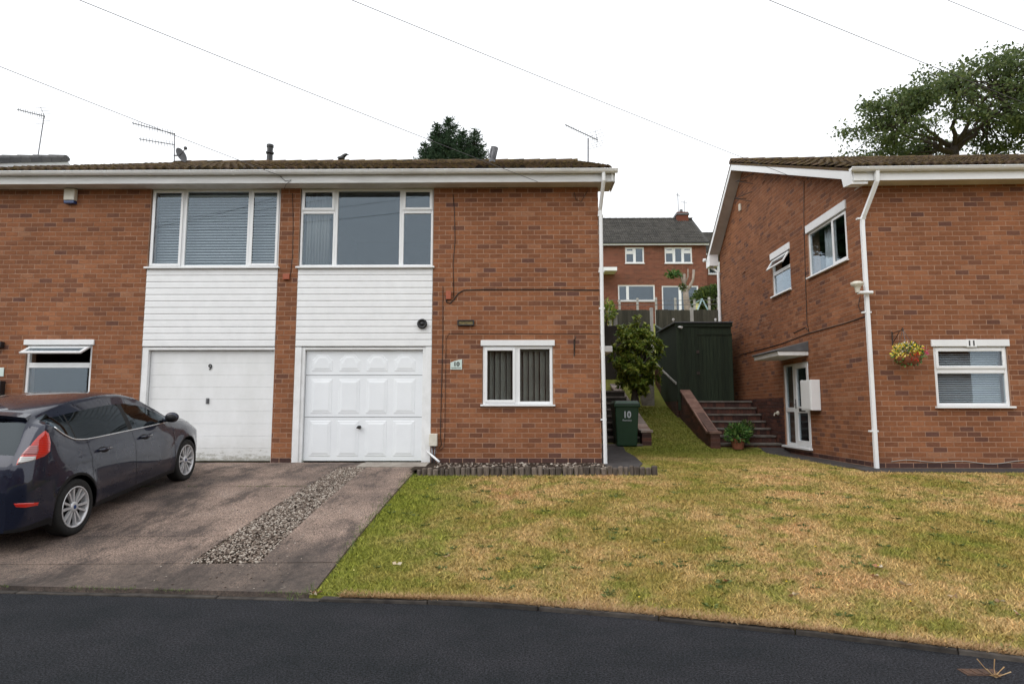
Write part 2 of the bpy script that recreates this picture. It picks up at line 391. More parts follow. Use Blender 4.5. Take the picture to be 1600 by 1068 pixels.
def lawn_mat(name, blade):
    m = bpy.data.materials.new(name); nt, n, l, p = nodes(m); p.inputs['Roughness'].default_value = .9; p.inputs['Specular IOR Level'].default_value = .15
    pos = n.new('ShaderNodeNewGeometry'); col = lawn_color(n, l, pos)
    if blade:
        r = ramp(n, [(0, (.45, .5, .4)), (.5, (1, 1, 1)), (1, (1.6, 1.5, 1.4))]); l.new(pos.outputs['Random Per Island'], r.inputs[0])
        col = mixc(n, l, 1.0, col, r.outputs[0], 'MULTIPLY')
    else:
        t = noise(n, l, pos, 40, 4, .7); r = ramp(n, [(.3, (.55, .55, .5)), (.7, (1.15, 1.12, 1.1))]); l.new(t.outputs[0], r.inputs[0])
        col = mixc(n, l, 1.0, col, r.outputs[0], 'MULTIPLY'); bump(n, l, p, t.outputs[0], .03)
    l.new(col, p.inputs['Base Color']); return m
M['lawn'] = lawn_mat('dry_lawn', False); M['blade'] = lawn_mat('grass_blade', True)
M['weed'] = leaf_mat('weed_leaf', (.05, .085, .018), (.085, .125, .028), (.16, .19, .06), .6, .15)
M['straw'] = leaf_mat('dead_grass', (.30, .17, .08), (.42, .27, .13), (.5, .36, .2), .8, .1)

def tarmac():
    m = bpy.data.materials.new('tarmac'); nt, n, l, p = nodes(m); p.inputs['Specular IOR Level'].default_value = .22
    pos = n.new('ShaderNodeNewGeometry'); t = noise(n, l, pos, 1.1, 8, .75); r = ramp(n, [(.38, (.009, .011, .0135)), (.65, (.020, .020, .024))]); l.new(t.outputs[0], r.inputs[0])
    t2 = noise(n, l, pos, 70, 4, .9); r2 = ramp(n, [(.42, (.12, .12, .12)), (.5, (1, 1, 1)), (.59, (3.2, 3.2, 3.2))]); l.new(t2.outputs[0], r2.inputs[0])
    col = mixc(n, l, 1.0, r.outputs[0], r2.outputs[0], 'MULTIPLY')
    # a few dark oily or damp blots
    w = n.new('ShaderNodeTexVoronoi'); w.inputs['Scale'].default_value = .55; w.feature = 'F1'; l.new(stretch(n, l, pos, (1, 1.6, 1)), w.inputs['Vector'])
    t3 = noise(n, l, pos, 9, 4); ad = n.new('ShaderNodeMath'); ad.operation = 'MULTIPLY_ADD'; ad.inputs[1].default_value = .16; l.new(t3.outputs[0], ad.inputs[0]); l.new(w.outputs['Distance'], ad.inputs[2])
    r3 = ramp(n, [(.17, (.35, .35, .35)), (.24, (1, 1, 1))]); l.new(ad.outputs[0], r3.inputs[0])
    col = mixc(n, l, 1.0, col, r3.outputs[0], 'MULTIPLY'); l.new(col, p.inputs['Base Color'])
    rr = ramp(n, [(.17, (.5, .5, .5)), (.24, (.86, .86, .86))]); l.new(ad.outputs[0], rr.inputs[0]); l.new(rr.outputs[0], p.inputs['Roughness'])
    bump(n, l, p, t2.outputs[0], .012); return m
M['tarmac'] = tarmac()
def drive_mat():
    m = bpy.data.materials.new('old_concrete_drive'); nt, n, l, p = nodes(m); p.inputs['Roughness'].default_value = .88; p.inputs['Specular IOR Level'].default_value = .3
    pos = n.new('ShaderNodeNewGeometry')
    t = noise(n, l, pos, .8, 6, .65); r = ramp(n, [(.34, (.075, .061, .055)), (.45, (.145, .11, .092)), (.57, (.235, .175, .142)), (.72, (.29, .23, .195))]); l.new(t.outputs[0], r.inputs[0])
    t2 = noise(n, l, pos, 70, 4, .85); r2 = ramp(n, [(.40, (.3, .3, .3)), (.5, (1, 1, 1)), (.61, (2.2, 2.1, 2.05))]); l.new(t2.outputs[0], r2.inputs[0])
    col = mixc(n, l, 1.0, r.outputs[0], r2.outputs[0], 'MULTIPLY')
    # worn dark apron by the road, oil and damp stains where cars stand
    sx = n.new('ShaderNodeSeparateXYZ'); l.new(pos.outputs['Position'], sx.inputs[0])
    t3 = noise(n, l, pos, 2.2, 5, .7); a = n.new('ShaderNodeMath'); a.operation = 'MULTIPLY_ADD'; a.inputs[1].default_value = 1.8; l.new(t3.outputs[0], a.inputs[0]); l.new(sx.outputs['Y'], a.inputs[2])
    m1 = n.new('ShaderNodeMapRange'); m1.inputs[1].default_value = 6.9; m1.inputs[2].default_value = 7.9; m1.inputs[3].default_value = .8; m1.inputs[4].default_value = 0; l.new(a.outputs[0], m1.inputs[0])
    t5 = noise(n, l, pos, 14, 5, .8); r5 = ramp(n, [(.35, (.045, .038, .034)), (.65, (.115, .09, .075))]); l.new(t5.outputs[0], r5.inputs[0])
    col = mixc(n, l, m1.outputs[0], col, r5.outputs[0])
    t6 = noise(n, l, pos, 1.3, 9, .78, stretch(n, l, pos, (1.5, .55, 1))); r6 = ramp(n, [(.50, (0, 0, 0)), (.61, (.72, .72, .72))]); l.new(t6.outputs[0], r6.inputs[0])
    col = mixc(n, l, r6.outputs[0], col, (.036, .030, .028))
    # hairline cracks, moss specks, pale scuffs
    vo = n.new('ShaderNodeTexVoronoi'); vo.feature = 'DISTANCE_TO_EDGE'; vo.inputs['Scale'].default_value = .5
    tw = noise(n, l, pos, 3, 5, .7); wp_ = mixc(n, l, .12, pos.outputs['Position'], tw.outputs['Color'], 'ADD'); l.new(wp_, vo.inputs['Vector'])
    rc = ramp(n, [(.0, (.7, .7, .7)), (.005, (0, 0, 0))]); l.new(vo.outputs['Distance'], rc.inputs[0]); tm = noise(n, l, pos, .9, 3); rm = ramp(n, [(.5, (0, 0, 0)), (.6, (1, 1, 1))]); l.new(tm.outputs[0], rm.inputs[0]); fc = mixc(n, l, 1.0, rc.outputs[0], rm.outputs[0], 'MULTIPLY'); col = mixc(n, l, fc, col, (.025, .022, .018))
    t7 = noise(n, l, pos, 5, 7, .8); r7 = ramp(n, [(.62, (0, 0, 0)), (.70, (.6, .6, .6))]); l.new(t7.outputs[0], r7.inputs[0]); col = mixc(n, l, r7.outputs[0], col, (.30, .255, .215))
    t8 = noise(n, l, pos, 9, 7, .8); r8 = ramp(n, [(.63, (0, 0, 0)), (.68, (.7, .7, .7))]); l.new(t8.outputs[0], r8.inputs[0]); col = mixc(n, l, r8.outputs[0], col, (.03, .026, .02))
    l.new(col, p.inputs['Base Color']); bump(n, l, p, t2.outputs[0], .008); return m
M['drive'] = drive_mat()
M['path'] = mat('dark_path', (.075, .068, .066), (.045, .04, .04), 5, .9, .2, bmp=.006, bscale=90)
M['pebble'] = leaf_mat('pebbles', (.07, .05, .04), (.22, .17, .135), (.5, .45, .39), .8, 0)

# ------------------------------------------------------------------ ground sheet to the horizon
def axis(a, b, st, far, k=1.35):
    c = list(np.arange(a, b + 1e-6, st)); s = st; x = c[-1]
    while x < far: s *= k; x += s; c.append(x)
    s = st; x = c[0]
    while x > -far: s *= k; x -= s; c.insert(0, x)
    return c
gx = axis(-12, 11, .16, 900); gy = axis(2.5, 24, .16, 1500)
gy = sorted(gy)
gy = [y for y in gy if abs(y - yk(0) - .05) > .05] + [yk(0) + .05, yk(0) + .06]; gy = sorted(gy)
def warp(x, y): return y + (yk(min(max(x, -12), 11)) - yk(0)) * (1 if y < 6.5 else max(0, 1 - (y - 6.5) / 3.5)) * (1 if y > 0 else 0)
vs = []; nx = len(gx)
for y in gy:
    for x in gx: yy = warp(x, y); vs.append((x, yy, h(x, yy)))
g = MB(); g.add(vs, [(j * nx + i, j * nx + i + 1, (j + 1) * nx + i + 1, (j + 1) * nx + i) for j in range(len(gy) - 1) for i in range(nx - 1)])
tag(g.build('ground', M['lawn'], smooth=True, fix=False), kind='structure')

def sheet(name, m, xs_fn, ys, ncol, up, thick=.1, parent=None):
    """a slab lying on the ground between xs_fn(y) = (x0, x1)"""
    b = MB(); top = []
    for y in ys:
        x0, x1 = xs_fn(y)
        top.append([Vector((x0 + (x1 - x0) * i / ncol, y, 0)) for i in range(ncol + 1)])
    vs = []; R_ = len(ys); W = ncol + 1
    for row in top:
        for p in row: vs.append((p.x, p.y, h(p.x, max(p.y, yk(p.x) + .02)) + up))
    fs = [(j * W + i, j * W + i + 1, (j + 1) * W + i + 1, (j + 1) * W + i) for j in range(R_ - 1) for i in range(ncol)]
    k = len(vs); vs += [(v[0], v[1], v[2] - thick) for v in vs]
    rim = [i for i in range(W)] + [j * W + W - 1 for j in range(1, R_)] + [(R_ - 1) * W + i for i in range(W - 2, -1, -1)] + [j * W for j in range(R_ - 2, 0, -1)]
    fs += [(rim[i], rim[i - 1], rim[i - 1] + k, rim[i] + k) for i in range(len(rim))]
    b.add(vs, fs); return b.build(name, m, parent, fix=True)

# road: far out to both sides and behind the camera
xs = np.concatenate([np.linspace(-300, -9, 30), np.linspace(-8.5, 8, 67), np.linspace(9, 300, 30)])
b = MB(); b.add([(x, yk(x) - .015 if abs(x) < 60 else yk(math.copysign(60, x)), .0) for x in xs] + [(x, -4.2, .0) for x in xs], [(i, i + 1, i + 1 + len(xs), i + len(xs)) for i in range(len(xs) - 1)])
tag(b.build('road', M['tarmac'], fix=True), kind='structure')

# kerb edging stones
kerb = MB(); ko = bpy.data.objects.new('kerb', None); C.objects.link(ko); reg(ko, (0, 0, 0)); tag(ko, kind='structure')
M['kerb'] = mat('kerb_stone', (.075, .066, .058), (.035, .031, .029), 7, .9, .2, bmp=.006, rvar=.25)
x = -9.0
while x < 9:
    L = .915; p0 = Vector((x, yk(x), 0)); p1 = Vector((x + L - .006, yk(x + L - .006), 0)); d = (p1 - p0).normalized(); nrm = Vector((-d.y, d.x, 0))
    z = .012 if x < LE[1].x else .03
    z += random.uniform(-.006, .006)
    w0_, w1_ = random.uniform(-.014, .004), random.uniform(-.014, .004); q = [p0 + nrm * w0_, p1 + nrm * w1_, p1 + nrm * .07, p0 + nrm * .07]
    k = MB(); k.prism([(a.x, a.y, -.08) for a in q], (0, 0, .08 + z)); k.build('kerb_stone', M['kerb'], ko, bevel=.008); x += L

# ------------------------------------------------------------------ driveway slabs and gravel strip
gt0, gt1 = ground(519, 738), ground(566, 737); gb0, gb1 = ground(292, 886), ground(408, 880)
YT, YB = 10.62, (gb0.y + gb1.y) / 2
def g0(y): return float(np.interp(y, [gb0.y, gt0.y], [gb0.x, gt0.x]))
def g1(y): return float(np.interp(y, [gb1.y, gt1.y], [gb1.x, gt1.x]))
drive = bpy.data.objects.new('driveway', None); C.objects.link(drive); reg(drive, (0, 0, 0)); tag(drive, kind='structure')
ja, jb = ground(420, 762).y, ground(330, 840).y
def rows(a, b_): return list(np.linspace(a, b_, max(3, int((b_ - a) / .15))))
GAP = .006
UP = .022
cuts = [YB, jb, ja, 11.24]
for i in range(3):
    a, b_ = cuts[i] + GAP, cuts[i + 1] - (0 if i == 2 else GAP)
    sheet('slab', M['drive'], lambda y: (-8.9, g0(y) if y < YT else g0(YT) + .02), rows(a, b_), 14, UP, parent=drive)
jc = ground(600, 767).y
cuts = [YB, jc, YT]
for i in range(2):
    sheet('slab', M['drive'], lambda y: (g1(y), xlawn(y)), rows(cuts[i] + GAP, cuts[i + 1] - GAP), 8, UP + .002, parent=drive)
ap = MB(); NC, NR = 40, 10; vs = []
for j in range(NR + 1):
    for i in range(NC + 1):
        x1_ = xlawn(yk(-2) + (YB - yk(-2)) * j / NR); x_ = -8.9 + (x1_ + 8.9) * i / NC; y_ = yk(x_) + .055 + (YB - .002 - yk(x_) - .055) * j / NR; vs.append((x_, y_, h(x_, max(y_, yk(x_) + .07)) + UP - .002))
k = len(vs); vs += [(v[0], v[1], v[2] - .1) for v in vs]; Wd = NC + 1
ap.add(vs, [(j * Wd + i, j * Wd + i + 1, (j + 1) * Wd + i + 1, (j + 1) * Wd + i) for j in range(NR) for i in range(NC)] + [(i, i + 1, i + 1 + k, i + k) for i in range(NC)] + [(j * Wd + NC, (j + 1) * Wd + NC, (j + 1) * Wd + NC + k, j * Wd + NC + k) for j in range(NR)])
ap.build('apron', M['drive'], drive)
sheet('slab', M['drive'], lambda y: (-16, -8.9 - GAP), rows(yk(-9) + .06, 11.24), 6, UP, parent=drive)
sheet('slab', M['drive'], lambda y: (g0(YT) + .025, g0(YT) + .285), rows(YT, 11.24), 2, UP, parent=drive)
# pale concrete sill in front of the garage of number 10
sheet('threshold', M['conc'], lambda y: (g0(YT) + .04 + (y - YT) * .05 + .25, xlawn(YT) + .12), rows(YT, 11.2), 5, UP + .012, parent=drive)
gs = sheet('gravel_bed', M['soil'], lambda y: (g0(y) + .01, g1(y) - .01), rows(YB + .02, YT - .01), 3, .006, parent=drive)
# pebbles
pb = MB()
ico = bmesh.new(); bmesh.ops.create_icosphere(ico, subdivisions=1, radius=1); IV = np.array([v.co[:] for v in ico.verts]); IF = [[v.index for v in f.verts] for f in ico.faces]; ico.free()
def scatter_mesh(name, m, pts, sizes, parent=None, flat=(1, 1, .6), kind='stuff', label=None, cat=None, smooth=False):
    n = len(pts); nv = len(IV); V = np.zeros((n, nv, 3))
    for i in range(n):
        s = np.array([sizes[i] * rng.uniform(.7, 1.3) * flat[k] for k in range(3)]); v = IV * s * (1 + rng.normal(0, .10, (nv, 1)))
        a = rng.uniform(0, 6.28); c, s_ = math.cos(a), math.sin(a); t = rng.uniform(-.5, .5); ct, st = math.cos(t), math.sin(t)
        v = v @ np.array([[c, -s_, 0], [s_, c, 0], [0, 0, 1]]) @ np.array([[1, 0, 0], [0, ct, -st], [0, st, ct]])
        V[i] = v + np.array(pts[i])
    F = (np.array(IF)[None] + (np.arange(n) * nv)[:, None, None]).reshape(-1, 3)
    return fast_mesh(name, V.reshape(-1, 3), F, m, parent, kind, label, cat, smooth)
def fast_mesh(name, V, F, m, parent=None, kind=None, label=None, cat=None, smooth=False):
    V = np.asarray(V, dtype=np.float64)
    if parent: V = V - np.array(BASE[parent.name][:])
    k = F.shape[1]; me = bpy.data.meshes.new(name); me.vertices.add(len(V)); me.loops.add(F.size); me.polygons.add(len(F))
    me.vertices.foreach_set('co', V.ravel().astype(np.float32)); me.loops.foreach_set('vertex_index', F.ravel().astype(np.int32))
    me.polygons.foreach_set('loop_start', np.arange(0, F.size, k, dtype=np.int32)); me.polygons.foreach_set('loop_total', np.full(len(F), k, dtype=np.int32))
    if smooth: me.polygons.foreach_set('use_smooth', np.ones(len(F), dtype=bool))
    me.materials.append(m); me.update(calc_edges=True); me.validate()
    o = bpy.data.objects.new(name, me); C.objects.link(o); reg(o, BASE[parent.name] if parent else (0, 0, 0))
    if parent: o.parent = parent
    return tag(o, label, cat, None, kind)
pts = []; sz = []
for i in range(9000):
    y = random.uniform(YB + .02, YT - .03); u = random.betavariate(1.1, 1.1); x = g0(y) + (g1(y) - g0(y)) * u
    s = random.uniform(.006, .0145); pts.append((x, y, h(x, y) + .012 + s * .3 + .02 * random.random() * (1 - abs(2 * u - 1)))); sz.append(s)
for i in range(500):                               # strays on the drive
    y = random.uniform(YB - .6, YT); e = random.choice((g0, g1)); x = e(max(y, YB)) + random.gauss(0, .22); s = random.uniform(.004, .010)
    if x < xlawn(y): pts.append((x, y, h(x, y) + UP + s * .4)); sz.append(s)
pebbles = scatter_mesh('gravel', M['pebble'], pts, sz, label='loose grey and brown gravel strip between the two drives', cat='gravel')

# grey path between the houses and dark path round house 11
pth = sheet('path', M['path'], lambda y: (X10R + .02, float(np.interp(y, [10.35, 11.2, 13, 15.1], [1.85, 2.12, 2.3, 2.4]))), rows(10.35, 15.09), 6, .012); tag(pth, kind='structure')
def strip(name, fr, u0, u1, n0, n1, m, up):
    b = MB(); N = 16; vs = []
    for i in range(N + 1):
        for n_ in (n0, n1):
            p = fr.P(u0 + (u1 - u0) * i / N, 0, n_); vs.append((p.x, p.y, h(p.x, p.y) + up))
    k = len(vs); vs += [(v[0], v[1], v[2] - .1) for v in vs]
    b.add(vs, [(2 * i, 2 * i + 1, 2 * i + 3, 2 * i + 2) for i in range(N)] + [(2 * i + 1, 2 * i + 1 + k, 2 * i + 3 + k, 2 * i + 3) for i in range(N)] + [(2 * i, 2 * i + k, 2 * i + 2 + k, 2 * i + 2) for i in range(N)])
    return tag(b.build(name, m), kind='structure')
strip('path', F11, -.42, 9, -.02, .42, M['path'], .016)
strip('path', S11, .0, 4.15, -.02, .55, M['path'], .012)

# ------------------------------------------------------------------ grass blades, weeds, litter on the lawn
def on_lawn(x, y):
    if y < yk(x) + .06 or x < xlawn(y) + .02: return False
    if y > 10.08 and x < 2.2: return False
    if y > 10.3 and x < float(np.interp(y, [10.35, 11.2, 13, 15.1], [1.85, 2.12, 2.3, 2.4])) + .03: return False
    d = Vector((x, y, 0)) - C11; u, w = d.dot(F11.U), d.dot(S11.U)
    if u > -.58 and w > -.46: return False
    if y > 14.95 and not (3.1 < x < 4.4): return False
    return y < 20 and x < 9.5
N = 430000
px_ = rng.uniform(-4.2, 9.4, N * 3); py_ = 3.4 + (rng.random(N * 3) ** 1.45) * 15.5
keep = [i for i in range(N * 3) if on_lawn(px_[i], py_[i])][:N]
bx, by = px_[keep], py_[keep]; bz = np.array([h(a, c) for a, c in zip(bx, by)]); n = len(bx)
ang = rng.uniform(0, 6.283, n); hh = rng.uniform(.012, .034, n) * (1 + .6 * (rng.random(n) < .05)); w = rng.uniform(.002, .0045, n) * (1 + by / 9); ln = rng.normal(0, .6, (n, 2)) * hh[:, None] * 1.3
A = np.stack([bx - np.cos(ang) * w, by - np.sin(ang) * w, bz - .002], 1); B = np.stack([bx + np.cos(ang) * w, by + np.sin(ang) * w, bz - .002], 1); Cc = np.stack([bx + ln[:, 0], by + ln[:, 1], bz + hh], 1)
V = np.stack([A, B, Cc], 1).reshape(-1, 3); F = np.arange(n * 3).reshape(-1, 3)
fast_mesh('lawn_grass', V, F, M['blade'], None, 'stuff', 'short sun-dried lawn grass in front of the houses', 'grass')
# straw fringe hanging over the kerb
V = []; 
for i in range(26000):
    x = random.uniform(LE[1].x + .25, 8.5); y = yk(x) + .015 + abs(random.gauss(0, .08 + .03 * math.sin(x * 2.1))); z = h(x, max(y, yk(x) + .075)) + .004; a = random.uniform(0, 6.28); L = random.uniform(.02, .06)
    dx, dy = math.cos(a), math.sin(a); w_ = .0025
    V += [(x - dy * w_, y + dx * w_, z), (x + dy * w_, y - dx * w_, z), (x + dx * L, y + dy * L - .012, z + random.uniform(.003, .04))]
fast_mesh('dead_grass_fringe', np.array(V), np.arange(len(V)).reshape(-1, 3), M['straw'], None, 'stuff', 'dead straw-coloured grass along the kerb', 'grass')
def leaf_cloud(centers, normals_dirs, size, rnd, ratio=.45, fold=0.0):
    """diamond leaves; arrays of centres, directions -> V,F (quads)"""
    n = len(centers); d = np.asarray(normals_dirs, float); d /= np.linalg.norm(d, axis=1)[:, None] + 1e-9
    r = rng.normal(0, 1, (n, 3)); s = np.cross(d, r); s /= np.linalg.norm(s, axis=1)[:, None] + 1e-9
    L = (size * rng.uniform(1 - rnd, 1 + rnd, n))[:, None]; c = np.asarray(centers, float)
    up = np.cross(s, d) * L * fold
    V = np.stack([c, c + d * L * .5 + s * L * ratio * .5 + up, c + d * L, c + d * L * .5 - s * L * ratio * .5 + up], 1).reshape(-1, 3)
    return V, np.arange(n * 4).reshape(-1, 4)
cs = []; ds = []
k = 0
while k < 260:
    x = random.uniform(-3.5, 8.5); y = 4 + random.random() ** 1.3 * 7
    if not on_lawn(x, y): continue
    k += 1; z = h(x, y); rr = random.uniform(.3, 1)
    for j in range(int(14 + 16 * rr)):
        a = random.uniform(0, 6.28); q = random.uniform(0, .035) * rr; cs.append((x + q * math.cos(a), y + q * math.sin(a), z + .006)); ds.append((math.cos(a), math.sin(a), random.uniform(.08, .5)))
V, F = leaf_cloud(cs, ds, .04, .6, .32); fast_mesh('lawn_weeds', V, F, M['weed'], None, 'stuff', 'dark green weed rosettes scattered in the dry lawn', 'weeds')
# dandelion heads and dropped leaves
fl = MB()
k = 0
while k < 42:
    x = random.uniform(-3, 8.5); y = random.uniform(4.3, 10)
    if on_lawn(x, y): fl.ball((x, y, h(x, y) + .03), .009, 6, 4, sc=(1, 1, .5)); k += 1
tag(fl.build('dandelion_flowers', M['petaly']), 'tiny yellow dandelion heads dotted over the lawn', 'flowers', kind='stuff')
M['dryleaf'] = leaf_mat('dry_leaf', (.3, .12, .05), (.45, .35, .22), (.62, .55, .42), .8, .1)
LEAFPX = [(495, 926), (620, 881), (487, 934), (1375, 885), (1366, 898), (1415, 912), (1490, 930), (1562, 938), (1130, 906), (700, 868), (1592, 958), (1240, 930)]
cs = []; ds = []
for (a, c) in LEAFPX:
    p = ground(a, c, .02)
    for j in range(4): cs.append(p); an = random.uniform(0, 6.28); ds.append((math.cos(an), math.sin(an), .15))
V, F = leaf_cloud(cs, ds, .055, .3, .6, .1); fast_mesh('fallen_leaves', V, F, M['dryleaf'], None, 'stuff', 'dry fallen leaves lying on the lawn', 'leaves')
# ------------------------------------------------------------------ brick walls
COURSE, BL = .086, .2286
_unit = None
def unit_brick():
    global _unit
    if _unit: return _unit
    b = MB(); b.box(WF, -(BL - .014) / 2, (BL - .014) / 2, -(COURSE - .014) / 2, (COURSE - .014) / 2, -.012, .0035)
    me = bpy.data.meshes.new('brick'); me.from_pydata(b.v, [], b.f); me.materials.append(M['brick']); _unit = me; return me
CAND = {}
def wall(name, house, fr, u0, u1, z0, top, openings, corner=False, bmat='brick', plinth=2, thick=.25, mortar='mortar', shift=0, bricks=True, course=COURSE, bl=BL, z_ref=None):
    """wall body with real openings, its bricks laid in stretcher bond in front of a recessed mortar face"""
    tf = top if callable(top) else (lambda u: top)
    br = sorted(set([u0, u1] + [o[0] for o in openings] + [o[1] for o in openings] + ([RIDGE_U] if callable(top) else [])))
    br = [x for x in br if u0 <= x <= u1]; b = MB()
    if corner: br[0] = u0 + .251
    for a, c in zip(br, br[1:]):
        m_ = (a + c) / 2; ops = sorted([o for o in openings if o[0] - 1e-6 <= m_ <= o[1] + 1e-6], key=lambda o: o[2]); z = z0 - .3
        for o in ops:
            if o[2] > z + .005: b.box(fr, a, c, z, o[2], -thick, 0)
            z = o[3]
        ta, tc = tf(a), tf(c)
        if min(ta, tc) > z + .002 or callable(top):
            P = [fr.P(a, z), fr.P(c, z), fr.P(c, max(tc, z)), fr.P(a, max(ta, z))]
            b.prism(P, -fr.N * thick)
    w = b.build(name, M[mortar], house)
    if not bricks: return w
    V = []; F = []; MI = []; g = .007; k = 0; zr = z0 if z_ref is None else z_ref
    nz = int((max(tf(u) for u in np.linspace(u0, u1, 60)) - z0) / course) + 1
    us = np.linspace(u0, u1, max(60, int((u1 - u0) / .01)))
    for c in range(nz):
        za, zb = z0 + c * course, z0 + (c + 1) * course; zc = (za + zb) / 2
        if callable(top):
            ok = [u for u in us if tf(u) > zb - .02]
            if len(ok) < 3: continue
            lo, hi = ok[0], ok[-1]
        else:
            lo, hi = u0, u1
            if zb > top + .03: continue
        iv = [(lo, hi)]
        for o in openings:
            if o[2] < zc < o[3]:
                nv = []
                for (a, d) in iv:
                    if o[1] <= a or o[0] >= d: nv.append((a, d)); continue
                    if o[0] > a: nv.append((a, o[0]))
                    if o[1] < d: nv.append((o[1], d))
                iv = nv
        off = (bl / 2 if (c + shift) % 2 else 0) 
        for (a, d) in iv:
            i0 = math.floor((a - u0 - off) / bl)
            x = u0 + off + i0 * bl
            while x < d:
                p, q = max(x, a), min(x + bl, d); x += bl
                if q - p < .03: continue
                full = abs(q - p - bl) < 1e-6 and c >= plinth and bmat == 'brick'
                pa, qa = p + (g if p > lo + 1e-6 else (.0125 if corner else -.005)), q - (g if q < hi - 1e-6 else -.005)
                zt = min(zb - g, (top if not callable(top) else 99))
                e = .0035 + random.uniform(-.0012, .0015)
                if full: CAND.setdefault(house.name, []).append((fr, w, (p + q) / 2, zc, len(F), len(F) + 5))
                P = [fr.P(pa, za + g, -.012), fr.P(qa, za + g, -.012), fr.P(qa, zt, -.012), fr.P(pa, zt, -.012), fr.P(pa, za + g, e), fr.P(qa, za + g, e), fr.P(qa, zt, e), fr.P(pa, zt, e)]
                V += [v[:] for v in P]; F += [(k + 4, k + 5, k + 6, k + 7), (k, k + 1, k + 5, k + 4), (k + 1, k + 2, k + 6, k + 5), (k + 2, k + 3, k + 7, k + 6), (k + 3, k, k + 4, k + 7)]
                MI += [1 if c < plinth else 0] * 5; k += 8
    WALLS.append([w, V, F, MI, bmat, fr])
    return w
WALLS = []
def finish_bricks():
    """the 300 bricks of a house that show largest become objects, the rest one mesh per wall"""
    chosen = {}
    for hn, lst in CAND.items():
        lst.sort(key=lambda t: (t[0].P(t[2], t[3]) - EYE).length_squared / max(.02, abs((t[0].P(t[2], t[3]) - EYE).normalized().dot(t[0].N))))
        vis = []
        for t in lst:
            p = t[0].P(t[2], t[3]); d = ROT.transposed() @ (p - EYE)
            if d.z < 0 and abs(d.x / d.z) < .79 and abs(d.y / d.z) < .53: vis.append(t)
        for t in vis[:300]:
            fr, w, u, z, f0, f1 = t; chosen.setdefault(w.name, set()).update(range(f0, f1))
            o = bpy.data.objects.new('brick', unit_brick()); C.objects.link(o); o.parent = w; o.location = fr.P(u, z) - BASE[w.name]
            o.rotation_euler = (0, 0, math.atan2(fr.U.y, fr.U.x) + (math.pi if fr.U.cross(Vector((0, 0, 1))).dot(fr.N) < 0 else 0))
    for w, V, F, MI, bm_, fr in WALLS:
        ch = chosen.get(w.name, ()); b = MB(); b.v = V; idx = [i for i in range(len(F)) if i not in ch]; b.f = [F[i] for i in idx]; b.m = [MI[i] for i in idx]
        o = b.build('brickwork', [M[bm_], M['brick_dark']], w, fix=False); o['kind'] = 'stuff'

# ------------------------------------------------------------------ windows
def pane(parent, fr, u0, u1, v0, v1, n, m='glass', name='pane'):
    b = MB(); b.box(fr, u0, u1, v0, v1, n - .004, n + .004); return b.build(name, M[m], parent)
def bars(b, fr, u0, u1, v0, v1, w, n0, n1, wb=None):
    wb = wb or w
    b.box(fr, u0, u0 + w, v0, v1, n0, n1); b.box(fr, u1 - w, u1, v0, v1, n0, n1)
    b.box(fr, u0 + w, u1 - w, v0, v0 + wb, n0, n1); b.box(fr, u0 + w, u1 - w, v1 - w, v1, n0, n1)
def window(house, fr, u0, u1, v0, v1, cells, face=-.03, sill=.0, lintel=0, fw=.04, sw=.045, sill_out=.05, name='window', sill_ext=.04, label=None):
    b = MB()
    top = v1 - lintel
    for (a, c, d, e, t) in cells:
        p, q, r, s = u0 + (u1 - u0) * a, u0 + (u1 - u0) * c, v0 + (top - v0) * d, v0 + (top - v0) * e
        bars(b, fr, p, q, r, s, fw, face - .06, face)
    w = b.build(name, M['upvc'], house, bevel=.006, label=label)
    if lintel:
        l_ = MB(); l_.box(fr, u0 - .04, u1 + .04, top + .004, v1, face - .05, .03); l_.build('lintel', M['clad'], w, bevel=.006)
    for (a, c, d, e, t) in cells:
        p, q, r, s = u0 + (u1 - u0) * a + fw, u0 + (u1 - u0) * c - fw, v0 + (top - v0) * d + fw, v0 + (top - v0) * e - fw
        if t == 'f': pane(w, fr, p, q, r, s, face - .03)
        elif t == 's':
            sb = MB(); bars(sb, fr, p - .018, q + .018, r - .018, s + .018, sw, face + .002, face + .018); sb.build('sash', M['upvc'], w, bevel=.005)
            pane(w, fr, p + sw - .016, q - sw + .016, r + sw - .016, s - sw + .016, face - .01)
        elif isinstance(t, float):                     # top hung, swung open by t radians
            hinge = fr.P(0, s, face); nn = fr.N * math.sin(t) - Vector((0, 0, 1)) * math.cos(t)
            O = fr.P(p, s, face + .012)
            def Q(u, dn, k): return O + fr.U * u + nn * dn + (fr.N * math.cos(t) + Vector((0, 0, 1)) * math.sin(t)) * k
            sb = MB(); W_, H_ = q - p, s - r; sw2 = .055
            for (x0, x1, y0, y1) in ((0, sw2, 0, H_), (W_ - sw2, W_, 0, H_), (sw2, W_ - sw2, 0, sw2), (sw2, W_ - sw2, H_ - sw2, H_)):
                sb.prism([Q(x0, y0, 0), Q(x1, y0, 0), Q(x1, y1, 0), Q(x0, y1, 0)], Q(0, 0, .03) - Q(0, 0, 0))
            so = sb.build('sash', M['upvc'], w, bevel=.005)
            gb = MB(); gb.prism([Q(sw2, sw2, .01), Q(W_ - sw2, sw2, .01), Q(W_ - sw2, H_ - sw2, .01), Q(sw2, H_ - sw2, .01)], Q(0, 0, .018) - Q(0, 0, .01)); gb.build('pane', M['glass'], w)
    if sill:
        sb = MB(); sb.box(fr, u0 - sill_ext, u1 + sill_ext, v0 - sill, v0 - .002, face - .05, sill_out); sb.build('sill', M['upvc'], w, bevel=.006)
    return w

